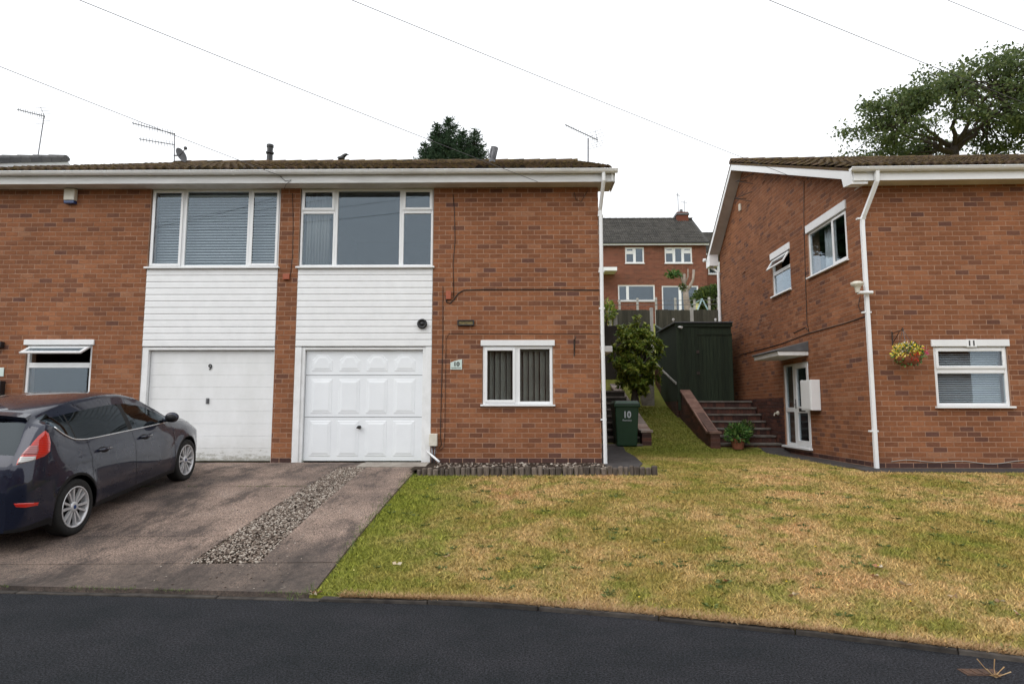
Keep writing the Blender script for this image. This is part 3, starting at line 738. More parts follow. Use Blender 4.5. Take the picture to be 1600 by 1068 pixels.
# ------------------------------------------------------------------ roof with laid tiles
TW, TG, TL = .30, .345, .42
def tile_points():
    prof = [(0, .0), (.035, .028), (.075, .046), (.115, .028), (.15, .0), (.185, .028), (.225, .046), (.265, .028), (.30, .0)]
    V = []; F = []; n = len(prof)
    for s, lift in ((0, .042), (TL, .0)):
        for u, z in prof: V.append((u - .15, s, z + lift))
    for u, z in prof: V.append((u - .15, 0, z + .042 - .036))
    for i in range(n - 1): F.append((i, i + 1, n + i + 1, n + i)); F.append((2 * n + i, 2 * n + i + 1, i + 1, i))
    return np.array(V), np.array(F)
TV, TF = tile_points()
def tiles(roof, O, U, S, N, width, length, m, budget=300, rows_max=99, jitter=.011):
    U, S, N = Vector(U).normalized(), Vector(S).normalized(), Vector(N).normalized(); nc = int(width / TW); nr = min(rows_max, int(length / TG) + 1)
    Rm = np.array([U[:], S[:], N[:]]); V = []; F = []; cnt = 0; k = 0
    me = bpy.data.meshes.new('roof_tile'); me.from_pydata([tuple(v) for v in (TV @ Rm)], [], [tuple(f) for f in TF]); me.materials.append(m)
    me.polygons.foreach_set('use_smooth', [i % 2 == 0 for i in range(len(TF))])
    cells = [(r, c) for r in range(nr) for c in range(nc)]
    def key(rc):
        p = O + U * (TW * (rc[1] + .5)) + S * (rc[0] * TG); d = ROT.transposed() @ (p - EYE)
        vis = d.z < 0 and abs(d.x / d.z) < .8 and abs(d.y / d.z) < .54
        return (0 if vis else 1, d.length)
    cells.sort(key=key)
    for i, (r, c) in enumerate(cells):
        p = O + U * (TW * (c + .5)) + S * (r * TG + random.uniform(-jitter, jitter)) + N * random.uniform(0, jitter)
        if i < budget:
            o = bpy.data.objects.new('roof_tile', me); C.objects.link(o); o.parent = roof; o.location = p - BASE[roof.name]
        else:
            V.append(TV @ Rm + np.array(p[:])); F.append(TF + k); k += len(TV)
    if V:
        o = fast_mesh('tile_courses', np.concatenate(V), np.concatenate(F), m, roof, 'stuff')
def roof(house, fr, u0, u1, ze, wr, tan, we, tanb, m, eave=.38, budget=300, ridge=True, width_tiles=True):
    """fr: front frame; w runs back from the front wall. Returns function z(w)"""
    zr = ze + (wr + eave) * tan; zb = zr - (we - wr) * tanb
    P = lambda u, w, z: fr.P(u, z, -w)
    b = MB(); d = Vector((0, 0, -.05))
    b.prism([P(u0, -eave, ze), P(u1, -eave, ze), P(u1, wr, zr), P(u0, wr, zr)], d)
    b.prism([P(u0, wr, zr), P(u1, wr, zr), P(u1, we, zb), P(u0, we, zb)], d + Vector((0, 0, -.0)))
    ro = b.build('roof', M[m], house)
    S = (P(0, wr, zr) - P(0, -eave, ze)); L = S.length; S.normalize(); N = fr.U.cross(S)
    if N.z < 0: N = -N
    tiles(ro, P(u0, -eave - .02, ze - .02 * tan + .005), fr.U, S, N, u1 - u0 + .02, L, M[m], budget)
    if ridge:
        x = u0; k = 0; me = None
        while x < u1 - .1:
            rb = MB(); pts = []
            for a in np.linspace(0, math.pi, 7): pts.append((math.cos(a) * .14, math.sin(a) * .11))
            A = [P(x, wr + p, zr + .01 + q) for p, q in pts]; B = [P(min(x + .465, u1), wr + p, zr + .015 + q + .012) for p, q in pts]
            rb.add(A + B, [(i, i + 1, i + 8, i + 7) for i in range(6)] + [(0, 1, 2, 3, 4, 5, 6), (7, 8, 9, 10, 11, 12, 13)])
            rb.build('ridge_tile', M[m], ro, fix=False); x += .45
    return ro, zr, zb
def gutter(house, fr, u0, u1, z, n, m='gutterw', r=.058, brk=.75):
    b = MB(); pts = [(r * math.cos(a), r * math.sin(a)) for a in np.linspace(math.pi, 2 * math.pi, 9)]; inn = [(x * .9, y * .9) for x, y in pts[::-1]]
    b.prism([fr.P(u0, z + q, n + p) for p, q in pts + inn], fr.U * (u1 - u0))
    for e in (u0, u1 - .004): b.prism([fr.P(e, z + q * .95, n + p * .95) for p, q in pts], fr.U * .004)
    # rounded front lip
    b.box(fr, u0, u1, z - .006, z + .006, n + r - .002, n + r + .008)
    g_ = b.build('gutter', M[m], house)
    x = u0 + .25
    while x < u1 - .1:
        k = MB(); po = [(1.10 * p, 1.10 * q) for p, q in pts] + [(1.02 * p, 1.02 * q) for p, q in pts[::-1]]
        k.prism([fr.P(x, z + q, n + p) for p, q in po], fr.U * .025); k.build('bracket', M[m], g_); x += brk
    return g_
def downpipe(house, pts, r, n, m='upvc', clips=(), fr=None, w=.05):
    b = MB(); b.tube(pts, r, n); o = b.build('downpipe', M[m], house)
    for (u, z, nn) in clips:
        k = MB(); k.box(fr, u - w, u + w, z - .014, z + .014, -.02, nn); k.build('clip', M[m], o)
    return o

# ------------------------------------------------------------------ the pair of houses 9 and 10
ZB = .60; ZS = F10.px(800, 292)[1]
pair = thing('semi_detached_house', (X10M, H10.y, .67), 'orange brick semi-detached pair numbered 9 and 10 with white garages', 'house')
def fx(x, y, n=0): return F10.px(x, y, n)
bay9 = (fx(232, 380)[0], fx(436, 380)[0]); bay10 = (fx(467, 380)[0], fx(677, 380)[0])
w10 = (fx(754, 580)[0], fx(864, 580)[0], fx(800, 634)[1], fx(800, 531)[1])
wd = w10[1] - w10[0]
w9r = fx(142, 580)[0]; w9 = (fx(38, 580)[0], w9r, fx(90, 634)[1], fx(90, 530)[1])
z_sill_up = fx(570, 418)[1]; z_clad0 = fx(570, 541)[1]
FLOOR = .70
RIDGE_U = 0
wall('wall', pair, F10, X10L, X10R, ZB, ZS + .03, [(bay9[0], bay9[1], -1, 9), (bay10[0], bay10[1], -1, 9), w10, w9])
b = MB(); b.wbox(X10L, X10L + .25, H10.y + .25, H10.y + DEPTH, 0, ZS + .1); b.build('side_wall', M['brick'], pair)
RIDGE_U = 6.2
TAN, WR, WE, TANB, ZE = .414, 6.2, 8.9, .73, ZS + .165
zroof = lambda w: (ZE + (w + .38) * TAN if w < WR else ZE + (WR + .38) * TAN - (w - WR) * TANB) - .07
SR10 = Fr((X10R, H10.y, 0), (0, 1, 0), (1, 0, 0))
wall('gable_wall', pair, SR10, .0, DEPTH, ZB, zroof, [(2.0, 2.95, .5, 2.75)], corner=True, shift=1, bricks=True)
b = MB(); b.wbox(X10L + .25, X10R - .25, H10.y + DEPTH - .25, H10.y + DEPTH, 0, 6.5); b.build('rear_wall', M['mortar'], pair)
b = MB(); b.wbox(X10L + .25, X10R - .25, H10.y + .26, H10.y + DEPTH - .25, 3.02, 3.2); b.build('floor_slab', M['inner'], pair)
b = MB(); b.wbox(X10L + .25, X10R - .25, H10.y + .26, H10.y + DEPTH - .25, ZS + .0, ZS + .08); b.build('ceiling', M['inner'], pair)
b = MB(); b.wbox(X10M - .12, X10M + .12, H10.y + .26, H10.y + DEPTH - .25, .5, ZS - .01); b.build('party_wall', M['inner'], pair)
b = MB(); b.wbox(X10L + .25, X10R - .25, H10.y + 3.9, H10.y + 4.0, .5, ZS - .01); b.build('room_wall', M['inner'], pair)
roof10, ZR10, _ = roof(pair, F10, X10L - .22, X10R + .22, ZE, WR, TAN, WE, TANB, 'tile')
# eaves: soffit, fascia, gutter
xr = fx(957, 280)[0]
b = MB(); b.box(F10, X10L - .2, xr - .03, ZS - .012, ZS + .0, -.24, .31); b.build('soffit', M['soffit'], pair)
b = MB(); b.box(F10, X10L - .2, xr, ZS - .03, ZS + .135, .31, .33); b.build('fascia', M['fascia'], pair)
b = MB(); b.box(F10, xr - .022, xr, ZS - .03, ZS + .135, -.2, .308); b.build('box_end', M['fascia'], pair)
ug = fx(965, 268, .39)[0]
gutter(pair, F10, X10L - .25, ug, ZS + .165, .39)
P_ = lambda fr, lst: [fr.P(u, z, n) for u, z, n in lst]
# barge board at the right verge
b = MB()
for (wa, wb_) in ((-.36, WR), (WR, WE)):
    za = (ZE + (wa + .38) * TAN) if wa < WR else ZR10; zb_ = ZR10 if wb_ == WR else ZR10 - (WE - WR) * TANB
    b.prism([F10.P(X10R + .2, za - .2, -wa), F10.P(X10R + .2, zb_ - .2, -wb_), F10.P(X10R + .2, zb_ - .03, -wb_), F10.P(X10R + .2, za - .03, -wa)], (.022, 0, 0))
b.build('barge_board', M['timberw'], pair)
ud = fx(941, 500, .06)[0]
downpipe(pair, P_(F10, [(ud + .02, ZS + .14, .39), (ud + .02, ZS - .02, .38), (ud - .005, ZS - .45, .06), (ud, ZS - .55, .055), (ud, 3.0, .055), (ud + .02, .68, .055)]), .034, 8,
         clips=[(ud, fx(940, 338)[1], .06), (ud, fx(940, 482)[1], .06), (ud, fx(940, 655)[1], .06), (ud, fx(940, 425)[1], .06)], fr=F10)
# upper windows
z_t = ZS - .015
def frac(a, b, *xs): return [(x - a) / (b - a) for x in xs]
a, c = bay10; m1, m2 = frac(a, c, fx(522, 380)[0], fx(627, 380)[0]); tr = (fx(570, 330)[1] - z_sill_up) / (z_t - z_sill_up)
win10 = window(pair, F10, a + .01, c - .01, z_sill_up + .02, z_t, [(0, m1, 0, tr, 'f'), (0, m1, tr, 1, 's'), (m1, m2, 0, 1, 'f'), (m2, 1, 0, tr, 'f'), (m2, 1, tr, 1, 's')], sill=.035, sill_out=.06)
a, c = bay9; m1, m2 = frac(a, c, fx(284, 380)[0], fx(388, 380)[0])
win9 = window(pair, F10, a + .01, c - .01, z_sill_up + .02, z_t, [(0, m1, 0, 1, 's'), (m1, m2, 0, 1, 'f'), (m2, 1, 0, 1, 's')], sill=.035, sill_out=.06)
# shiplap cladding below each upper window
for (a, c), nb in ((bay9, 12), (bay10, 12)):
    bb = MB(); bb.box(F10, a + .005, c - .005, z_clad0, z_sill_up - .02, -.2, -.012); cp = bb.build('cladding_panel', M['clad'], pair)
    hb = (z_sill_up - .02 - z_clad0) / nb
    for i in range(nb):
        z0 = z_clad0 + i * hb; q = MB()
        q.prism([F10.P(a + .006, z0 + .004, -.01), F10.P(a + .006, z0 + .004, .004), F10.P(a + .006, z0 + .012, .008), F10.P(a + .006, z0 + hb * .85, .003), F10.P(a + .006, z0 + hb + .003, -.002), F10.P(a + .006, z0 + hb + .003, -.01)], F10.U * (c - a - .012 + random.uniform(-.002, .002)))
        q.build('board', M['clad'], cp)
# garage of number 10
zg1 = z_clad0 - .01; zg0 = fx(570, 721)[1]
a, c = bay10; a -= .0; d0, d1 = fx(473, 640)[0], fx(659, 640)[0]; zt = fx(570, 546)[1]
b = MB(); b.box(F10, a + .004, d0, zg0 - .2, zg1, -.16, -.02); b.box(F10, d1, c - .004, zg0 - .2, zg1, -.16, -.02); b.box(F10, d0, d1, zt, zg1, -.16, -.02)
b.box(F10, a + .004, d0 - .055, zg0 - .2, zg1, -.018, .006); b.box(F10, d1 + .055, c - .004, zg0 - .2, zg1, -.018, .006)
b.build('garage_frame', M['timberw'], pair, bevel=.005)
b = MB(); b.box(F10, d0 + .008, d1 - .008, zg0 + .012, zt - .008, -.13, -.085)
gd = b.build('garage_door', M['doorw'], pair, label='white panelled up-and-over door with arched top panels')
DW, DH = d1 - d0, zt - zg0
fz = lambda t: zt - t * DH
for s_ in (.228, .605): q = MB(); q.box(F10, d0 + .01, d1 - .01, fz(s_) - .004, fz(s_) + .004, -.087, -.082); q.build('seam', M['lead'], gd)
for ci, cu in enumerate((.05, .285, .52, .755)):
    for (t0, t1, arch) in ((.04, .195, 1), (.265, .575, 0), (.64, .955, 0)):
        u0, u1, v1, v0 = d0 + cu * DW, d0 + (cu + .18) * DW, fz(t0), fz(t1)
        def outline(k):
            pts = [(u0 + k, v0 + k), (u1 - k, v0 + k)]
            if arch:
                H_ = v1 - v0
                for t in np.linspace(1, 0, 13):
                    ee = min(1, (1 - abs(2 * t - 1)) / .62); bulge = ee * ee * (3 - 2 * ee); pts.append((u0 + k + (u1 - u0 - 2 * k) * t, v0 + H_ * (.66 + .34 * bulge) - k))
            else: pts += [(u1 - k, v1 - k), (u0 + k, v1 - k)]
            return pts
        # sunk moulding then raised field
        q = MB(); q.frustum(F10, outline(0), outline(.010), -.0845, -.0795); q.frustum(F10, outline(.026), outline(.062), -.0793, -.0725)
        q.build('panel', M['doorw'], gd)
hx, hz = fx(560, 667)
q = MB(); q.lathe(F10.P(hx, hz, -.085), F10.N, [(0, .03), (.012, .03), (.02, .018), (.05, .014), (.055, .028), (.07, .028), (.075, .0)], 14); q.box(F10, hx - .035, hx + .035, hz - .022, hz + .004, -.02, .0); q.build('handle', M['black'], gd)
# garage of number 9
a, c = bay9; e0, e1 = fx(226, 640)[0], fx(425, 640)[0]
b = MB(); b.box(F10, a + .004, e0, zg0 - .2, zg1, -.16, -.01); b.box(F10, e1, c - .004, zg0 - .2, zg1, -.16, -.01); b.box(F10, e0, e1, zt, zg1, -.16, -.01); b.build('garage_frame', M['timberw'], pair, bevel=.005)
b = MB(); b.box(F10, e0 + .006, e1 - .006, zg0 + .005, zt - .006, -.13, -.09); gd9 = b.build('garage_door', M['doorold'], pair, label='old white ribbed garage door with black figure 9')
NP = 9
for i in range(NP):
    z0, z1 = zg0 + .01 + (zt - .02 - zg0) * i / NP, zg0 + .01 + (zt - .02 - zg0) * (i + 1) / NP
    q = MB(); q.box(F10, e0 + .012, e1 - .012, z0 + .0012, z1 - .0012, -.089, -.084); q.build('panel', M['doorold'], gd9, bevel=.002)
hx, hz = fx(321, 626)
q = MB(); q.box(F10, hx - .03, hx + .03, hz - .05, hz + .05, -.078, -.072); q.box(F10, hx - .012, hx + .012, hz - .035, hz + .035, -.072, -.045); q.build('handle', M['steel'], gd9, bevel=.004)
text_mesh('numeral', '9', F10, fx(325, 577)[0], fx(325, 577)[1], -.074, .105, M['black'], gd9, bold=.003)
# lower windows
m1 = frac(w10[0], w10[1], fx(808, 580)[0])[0]
wl10 = window(pair, F10, w10[0] + .006, w10[1] - .006, w10[2] + .03, w10[3] - .004, [(0, m1, 0, 1, 's'), (m1, 1, 0, 1, 'f')], sill=.035, lintel=.105, sill_out=.06, face=-.01, fw=.05)
tr9 = .66
wl9 = window(pair, F10, w9[0] + .006, w9[1] - .006, w9[2] + .03, w9[3] - .004, [(0, 1, 0, tr9, 'f'), (0, 1, tr9, 1, R(62))], sill=.035, lintel=.10, sill_out=.06, face=-.03, fw=.045)
# side porch canopy of number 10
b = MB(); b.box(SR10, 1.4, 3.2, 2.74, 2.86, 0, .42); b.build('canopy', M['timberw'], pair, bevel=.01)
# blinds and curtains behind the glass (things hanging in the rooms)
def hblind(base_lbl, u0, u1, v0, v1, n, pitch, m, tilt=.6, grp=None):
    t = thing('venetian_blind', F10.P((u0 + u1) / 2, v0, n), base_lbl, 'blind', grp); z = v0
    q = MB(); q.box(F10, u0, u1, v1 - .04, v1, n - .03, n + .02); q.build('head_rail', m, t)
    me = None
    while z < v1 - .05:
        q = MB(); s_ = .018; q.prism([F10.P(u0, z - s_ * math.sin(tilt), n + s_ * math.cos(tilt)), F10.P(u0, z + s_ * math.sin(tilt), n - s_ * math.cos(tilt)), F10.P(u0, z + s_ * math.sin(tilt) + .003, n - s_ * math.cos(tilt)), F10.P(u0, z - s_ * math.sin(tilt) + .003, n + s_ * math.cos(tilt))], F10.U * (u1 - u0)); q.build('slat', m, t); z += pitch
    return t
a, c = bay9; zz0, zz1 = z_sill_up + .05, z_t - .06
hblind('white slatted blind in the upper window of number 9', a + .06, c - .06, zz0, zz1, -.19, .052, M['blind'])
def vblind(lbl, u0, u1, v0, v1, n, m, pitch=.10):
    t = thing('vertical_blind', F10.P((u0 + u1) / 2, v0, n), lbl, 'blind'); q = MB(); q.box(F10, u0, u1, v1 - .03, v1, n - .03, n + .03); q.build('head_rail', m, t); u = u0; i = 0
    while u < u1 - .02:
        tl = random.uniform(.5, .75); hw = .052; q = MB(); q.prism([F10.P(u - hw * math.cos(tl), v0, n + hw * math.sin(tl)), F10.P(u + hw * math.cos(tl), v0, n - hw * math.sin(tl)), F10.P(u + hw * math.cos(tl), v0, n - hw * math.sin(tl) - .003), F10.P(u - hw * math.cos(tl), v0, n + hw * math.sin(tl) - .003)], (0, 0, v1 - .03 - v0)); q.build('slat', m, t); u += pitch; i += 1
vblind('taupe vertical blind in the lower window of number 10', w10[0] + .06, w10[1] - .05, w10[2] + .06, w10[3] - .16, -.14, M['blindg'])
def curtain(lbl, fr, u0, u1, v0, v1, n, m):
    q = MB(); N = 26; pts = [(u0 + (u1 - u0) * i / N, n + .035 * math.sin(i * 1.9) + .012 * math.sin(i * .7)) for i in range(N + 1)]
    vs = [fr.P(u, v, nn) for v in (v0, v1) for u, nn in pts]; q.add(vs, [(i, i + 1, i + N + 2, i + N + 1) for i in range(N)])
    o = q.build('curtain', m, base=fr.P((u0 + u1) / 2, v0, n), smooth=True); md = o.modifiers.new('thick', 'SOLIDIFY'); md.thickness = .004; return tag(o, lbl, 'curtain')
a, c = bay10
curtain('pale curtain hanging in the three-light upper window of number 10', F10, a + .08, a + .5, z_sill_up + .06, z_t - .06, -.16, M['curtain'])
# ------------------------------------------------------------------ house 11
CAND_KEEP = CAND
h11 = thing('detached_house', C11 + Vector((0, 0, .62)), 'orange brick house number 11 with white barge boards and flower basket', 'house')
ZB11 = .55; ZS11 = F11.px(1480, 288)[1]; ZE11 = ZS11 + .165; W11 = 8.4
f11 = lambda x, y, n=0: F11.px(x, y, n)
s11 = lambda x, y, n=0: S11.px(x, y, n)
WR11, TAN11, WE11, TANB11 = 6.15, .412, 8.95, .73
zroof11 = lambda w: (ZE11 + (w + .38) * TAN11 if w < WR11 else ZE11 + (WR11 + .38) * TAN11 - (w - WR11) * TANB11) - .07
wf = (f11(1461, 590)[0], f11(1577, 590)[0], f11(1520, 637)[1], f11(1520, 530)[1])
sa = s11(1263, 400); sb_ = s11(1322, 400)
wbig = (s11(1322, 340)[0], s11(1263, 400)[0], s11(1323, 408)[1], s11(1321, 312)[1])
wsm = (s11(1234, 400)[0], s11(1206, 420)[0], s11(1235, 453)[1], s11(1235, 377)[1])
dr = (s11(1266, 640)[0], s11(1226, 640)[0], s11(1266, 703)[1], s11(1262, 562)[1])
print('house 11 side openings', wbig, wsm, dr, 'front', wf, 'ZS', ZS, ZS11)
RIDGE_U = 0
wall('wall', h11, F11, 0, W11, ZB11, ZS11 + .03, [wf])
RIDGE_U = WR11
wall('gable_wall', h11, S11, 0, DEPTH, ZB11, zroof11, [wbig, wsm, dr], corner=True, shift=1)
b = MB(); b.box(F11, .25, W11 - .25, 0, 6.4, -DEPTH, -DEPTH + .25); b.build('rear_wall', M['mortar'], h11)
b = MB(); b.box(F11, W11 - .25, W11, 0, ZS11 + .1, -DEPTH, -.25); b.build('side_wall', M['mortar'], h11)
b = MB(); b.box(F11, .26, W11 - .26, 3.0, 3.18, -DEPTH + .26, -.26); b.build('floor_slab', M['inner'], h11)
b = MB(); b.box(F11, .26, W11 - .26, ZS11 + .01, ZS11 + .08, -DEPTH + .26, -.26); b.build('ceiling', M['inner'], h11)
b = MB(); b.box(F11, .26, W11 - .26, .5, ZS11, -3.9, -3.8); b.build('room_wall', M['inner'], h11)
VO = .30                                            # verge overhang
roof11, ZR11, ZB_11 = roof(h11, F11, -VO - .03, W11 + .3, ZE11, WR11, TAN11, WE11, TANB11, 'tile')
b = MB(); b.box(F11, -.02, W11 + .3, ZS11 - .012, ZS11, -.24, .31); b.build('soffit', M['soffit'], h11)
b = MB(); b.box(F11, -VO - .0, W11 + .3, ZS11 - .03, ZS11 + .135, .31, .33); b.build('fascia', M['upvc'], h11)
gutter(h11, F11, -VO - .08, W11 + .3, ZS11 + .165, .39, 'upvc')
# barge boards, verge soffit, box ends
b = MB(); w0, w1 = -.33, WR11
zz = lambda w: zroof11(w) + .07
for (wa, wb_) in ((-.31, WR11), (WR11, WE11)):
    b.prism([F11.P(-VO, zz(wa) - .21, -wa), F11.P(-VO, zz(wb_) - .21, -wb_), F11.P(-VO, zz(wb_) - .05, -wb_), F11.P(-VO, zz(wa) - .05, -wa)], -F11.U * .022)
b.build('barge_board', M['upvc'], h11, bevel=.004)
b = MB()
for (wa, wb_) in ((-.28, WR11), (WR11, WE11 - .02)):
    b.prism([F11.P(-VO + .002, zz(wa) - .20, -wa), F11.P(-VO + .002, zz(wb_) - .20, -wb_), F11.P(-VO + .002, zz(wb_) - .185, -wb_), F11.P(-VO + .002, zz(wa) - .185, -wa)], F11.U * (VO - .01))
b.build('verge_soffit', M['soffit'], h11)
b = MB(); b.prism([F11.P(-VO - .024, ZS11 - .08, .30), F11.P(-VO - .024, ZS11 - .035, -.0), F11.P(-VO - .024, zz(.1) - .06, -.1), F11.P(-VO - .024, zz(-.31) - .06, .31)], F11.U * .27)
b.build('box_end', M['upvc'], h11, bevel=.004)
b = MB(); b.prism([F11.P(-VO - .024, ZB_11 - .30, -WE11 + .0), F11.P(-VO - .024, ZB_11 - .30, -WE11 + .4), F11.P(-VO - .024, ZB_11 + .1, -WE11 + .35), F11.P(-VO - .024, ZB_11 - .06, -WE11)], F11.U * .27)
b.build('box_end', M['upvc'], h11, bevel=.004)
b = MB(); b.tube([F11.P(-VO - .1, ZB_11 - .02, -WE11 - .05), F11.P(1.5, ZB_11 - .02, -WE11 - .05)], .055, 8); b.build('gutter', M['upvc'], h11)
# downpipes
uo = -.02; zlow = .62
downpipe(h11, [F11.P(.06, ZS11 + .14, .39), F11.P(.06, ZS11 - .06, .37), F11.P(-.055, ZS11 - .62, .06), F11.P(-.06, ZS11 - .75, .05), F11.P(-.06, 3, .05), F11.P(-.06, zlow, .05)], .042, 4,
         clips=[(-.06, f11(1360, 342)[1], .05), (-.06, f11(1360, 488)[1], .05), (-.06, f11(1372, 673)[1], .05)], fr=F11, w=.07)
wq = DEPTH + .06
downpipe(h11, [S11.P(WE11 - .1, ZB_11 - .05, VO), S11.P(WE11 - .12, ZB_11 - .25, VO - .05), S11.P(DEPTH - .02, ZB_11 - .5, .06), S11.P(DEPTH - .02, 3.2, .06)], .045, 8)
# windows
wx = window(h11, F11, wf[0] + .006, wf[1] - .006, wf[2] + .03, wf[3] - .004, [(0, 1, 0, .60, 'f'), (0, 1, .60, 1, 's')], sill=.035, lintel=.12, sill_out=.07, face=-.02, fw=.05)
text_plate = MB(); uu, vv = f11(1516, 536); text_plate.box(F11, uu - .085, uu + .085, vv - .065, vv + .065, .031, .036)
np_ = text_plate.build('number_plate', M['upvc'], base=F11.P(uu, vv, .03)); tag(np_, 'white plate with black number 11 on the window lintel', 'house number')
text_mesh('numerals', '11', F11, uu, vv - .045, .037, .09, M['black'], np_, bold=.004, sx=1.15)
window(h11, S11, wbig[0] + .005, wbig[1] - .005, wbig[2] + .03, wbig[3] - .004, [(0, .36, 0, 1, 's'), (.36, 1, 0, 1, 'f')], sill=.035, lintel=.17, sill_out=.06, face=-.02)
window(h11, S11, wsm[0] + .005, wsm[1] - .005, wsm[2] + .03, wsm[3] - .004, [(0, 1, 0, .6, 'f'), (0, 1, .6, 1, R(32))], sill=.035, lintel=.16, sill_out=.06, face=-.02)
def hb11(lbl, u0, u1, v0, v1, n, pitch, m):
    t = thing('venetian_blind', F11.P((u0 + u1) / 2, v0, n), lbl, 'blind'); z = v0
    q = MB(); q.box(F11, u0, u1, v1 - .04, v1, n - .03, n + .02); q.build('head_rail', m, t)
    while z < v1 - .05:
        q = MB(); q.prism([F11.P(u0, z - .010, n + .014), F11.P(u0, z + .010, n - .014), F11.P(u0, z + .013, n - .014), F11.P(u0, z - .007, n + .014)], F11.U * (u1 - u0)); q.build('slat', m, t); z += pitch
hb11('white slatted blind in the front window of house 11', wf[0] + .06, wf[1] - .06, wf[2] + .08, wf[3] - .16, -.15, .038, M['blind'])
curtain('white curtain behind the big side window of house 11', S11, wbig[0] + .55 * (wbig[1] - wbig[0]), wbig[0] + .78 * (wbig[1] - wbig[0]), wbig[2] + .06, wbig[3] - .2, -.2, M['blind'])
# door with side light
db = MB(); u0, u1, v0, v1 = dr[0] + .01, dr[1] - .01, dr[2] + .05, dr[3] - .01
ms = u0 + (u1 - u0) * .60; mid = v0 + (v1 - v0) * .44
for (p, q_) in ((u0, ms), (ms, u1)): bars(db, S11, p, q_, v0, v1, .06, -.09, -.02)
dob = db.build('door_frame', M['upvc'], h11, bevel=.006)
lf = MB(); bars(lf, S11, u0 + .05, ms - .05, v0 + .04, v1 - .05, .09, -.07, -.008); lf.box(S11, u0 + .14, ms - .14, mid - .08, mid + .06, -.068, -.01)
lf2 = lf.build('door', M['upvc'], h11, bevel=.006)
pane(lf2, S11, u0 + .14, ms - .14, v0 + .13, mid - .08, -.04); pane(lf2, S11, u0 + .14, ms - .14, mid + .06, v1 - .14, -.04)
sl = MB(); sl.box(S11, ms + .06, u1 - .06, mid - .06, mid + .04, -.08, -.012); sl.build('side_rail', M['upvc'], dob)
pane(dob, S11, ms + .06, u1 - .06, v0 + .06, mid - .06, -.05); pane(dob, S11, ms + .06, u1 - .06, mid + .04, v1 - .06, -.05)
q = MB(); q.box(S11, u0 + .25, ms - .25, mid - .05, mid + .02, -.009, .002); q.build('letter_box', M['black'], lf2, bevel=.004)
q = MB(); q.box(S11, ms - .10, ms - .075, mid + .02, mid + .22, -.008, .006); q.tube([S11.P(ms - .087, mid + .1, .0), S11.P(ms - .087, mid + .1, .045), S11.P(ms - .2, mid + .1, .045)], .011, 6); q.build('handle', M['steel'], lf2)
q = MB(); q.ball(S11.P((u0 + ms) / 2, v1 - .42, -.03), .03, 8, 6); q.build('knocker', M['blind'], lf2)
q = MB(); q.box(S11, u0 - .06, u1 + .05, v0 - .05, v0 - .004, -.05, .09); q.build('sill', M['upvc'], lf2 and dob, bevel=.006)
b = MB(); b.box(S11, dr[0], dr[1] + .0, .5, 3.0, -1.6, -1.5); b.build('hall_wall', M['inner'], h11)
# sloping lead-covered canopy over the door
k0, k1 = dr[0] - .05, s11(1180, 560, .6)[0]
zc = s11(1258, 556)[1]
b = MB(); b.prism([S11.P(k0, zc, .0), S11.P(k0, zc, .62), S11.P(k0, zc + .09, .64), S11.P(k0, zc + .09, .0)], S11.U * (k1 - k0)); cn = b.build('canopy', M['timberw'], h11, bevel=.006)
b = MB(); b.prism([S11.P(k0 - .03, zc + .092, .0), S11.P(k0 - .03, zc + .092, .67), S11.P(k0 - .03, zc + .125, .67), S11.P(k0 - .03, zc + .30, .0)], S11.U * (k1 - k0 + .06)); b.build('canopy_roof', M['lead'], cn, bevel=.01)
# darker brick panel low on the side wall behind the steps
b = MB(); pu0, pu1 = dr[1] + .03, DEPTH - .5
z = .6; k = 0
while z < 1.86:
    u = pu0 + (-.11 if k % 2 else 0)
    while u < pu1:
        a_, c_ = max(u, pu0), min(u + BL, pu1)
        if c_ - a_ > .03: b.box(S11, a_ + .005, c_ - .005, z + .005, z + COURSE - .005, .0, .014)
        u += BL
    z += COURSE; k += 1
b.build('brick_facing', M['brick_dark'], h11, fix=False)['kind'] = 'stuff'

# ------------------------------------------------------------------ house 8, beyond number 9
gx8 = -13.15
F8 = Fr((gx8, 11.2, 0), (-1, 0, 0), (0, -1, 0)); S8 = Fr((gx8, 11.2, 0), (0, 1, 0), (1, 0, 0))
h8 = thing('brick_house', (gx8, 11.2, .67), 'brick house with grey tiled verge beyond number 9', 'house')
Z8 = 5.95
zroof8 = lambda w: (Z8 + (w + .38) * TAN if w < WR else Z8 + (WR + .38) * TAN - (w - WR) * TANB) - .07
RIDGE_U = WR
wall('gable_wall', h8, S8, 0, DEPTH, .5, zroof8, [], plinth=0, bmat='brick_far')
b = MB(); b.box(F8, .25, 9, .3, 5.9, -8.4, 0); b.build('wall', M['brick_far'], h8)
r8, zr8, _ = roof(h8, F8, -.28, 9, Z8, WR, TAN, WE, TANB, 'tile8', budget=0)
b = MB()
for (wa, wb_) in ((-.36, WR), (WR, WE)):
    za = zroof8(wa) + .07; zb_ = zroof8(wb_) + .07
    b.prism([F8.P(-.28, za - .23, -wa), F8.P(-.28, zb_ - .23, -wb_), F8.P(-.28, zb_ - .06, -wb_), F8.P(-.28, za - .06, -wa)], (.025, 0, 0))
b.build('barge_board', M['timberw'], h8)
w_ = -.3
while w_ < WR:                                       # clipped verge caps
    q = MB(); za, zb_ = zroof8(w_) + .07, zroof8(min(w_ + .33, WR)) + .07
    q.prism([F8.P(-.30, za - .07, -w_), F8.P(-.30, zb_ - .07, -min(w_ + .33, WR)), F8.P(-.30, zb_ + .07, -min(w_ + .33, WR)), F8.P(-.30, za + .07, -w_)], (.04, 0, 0)); q.build('verge_cap', M['tile8'], r8); w_ += .345

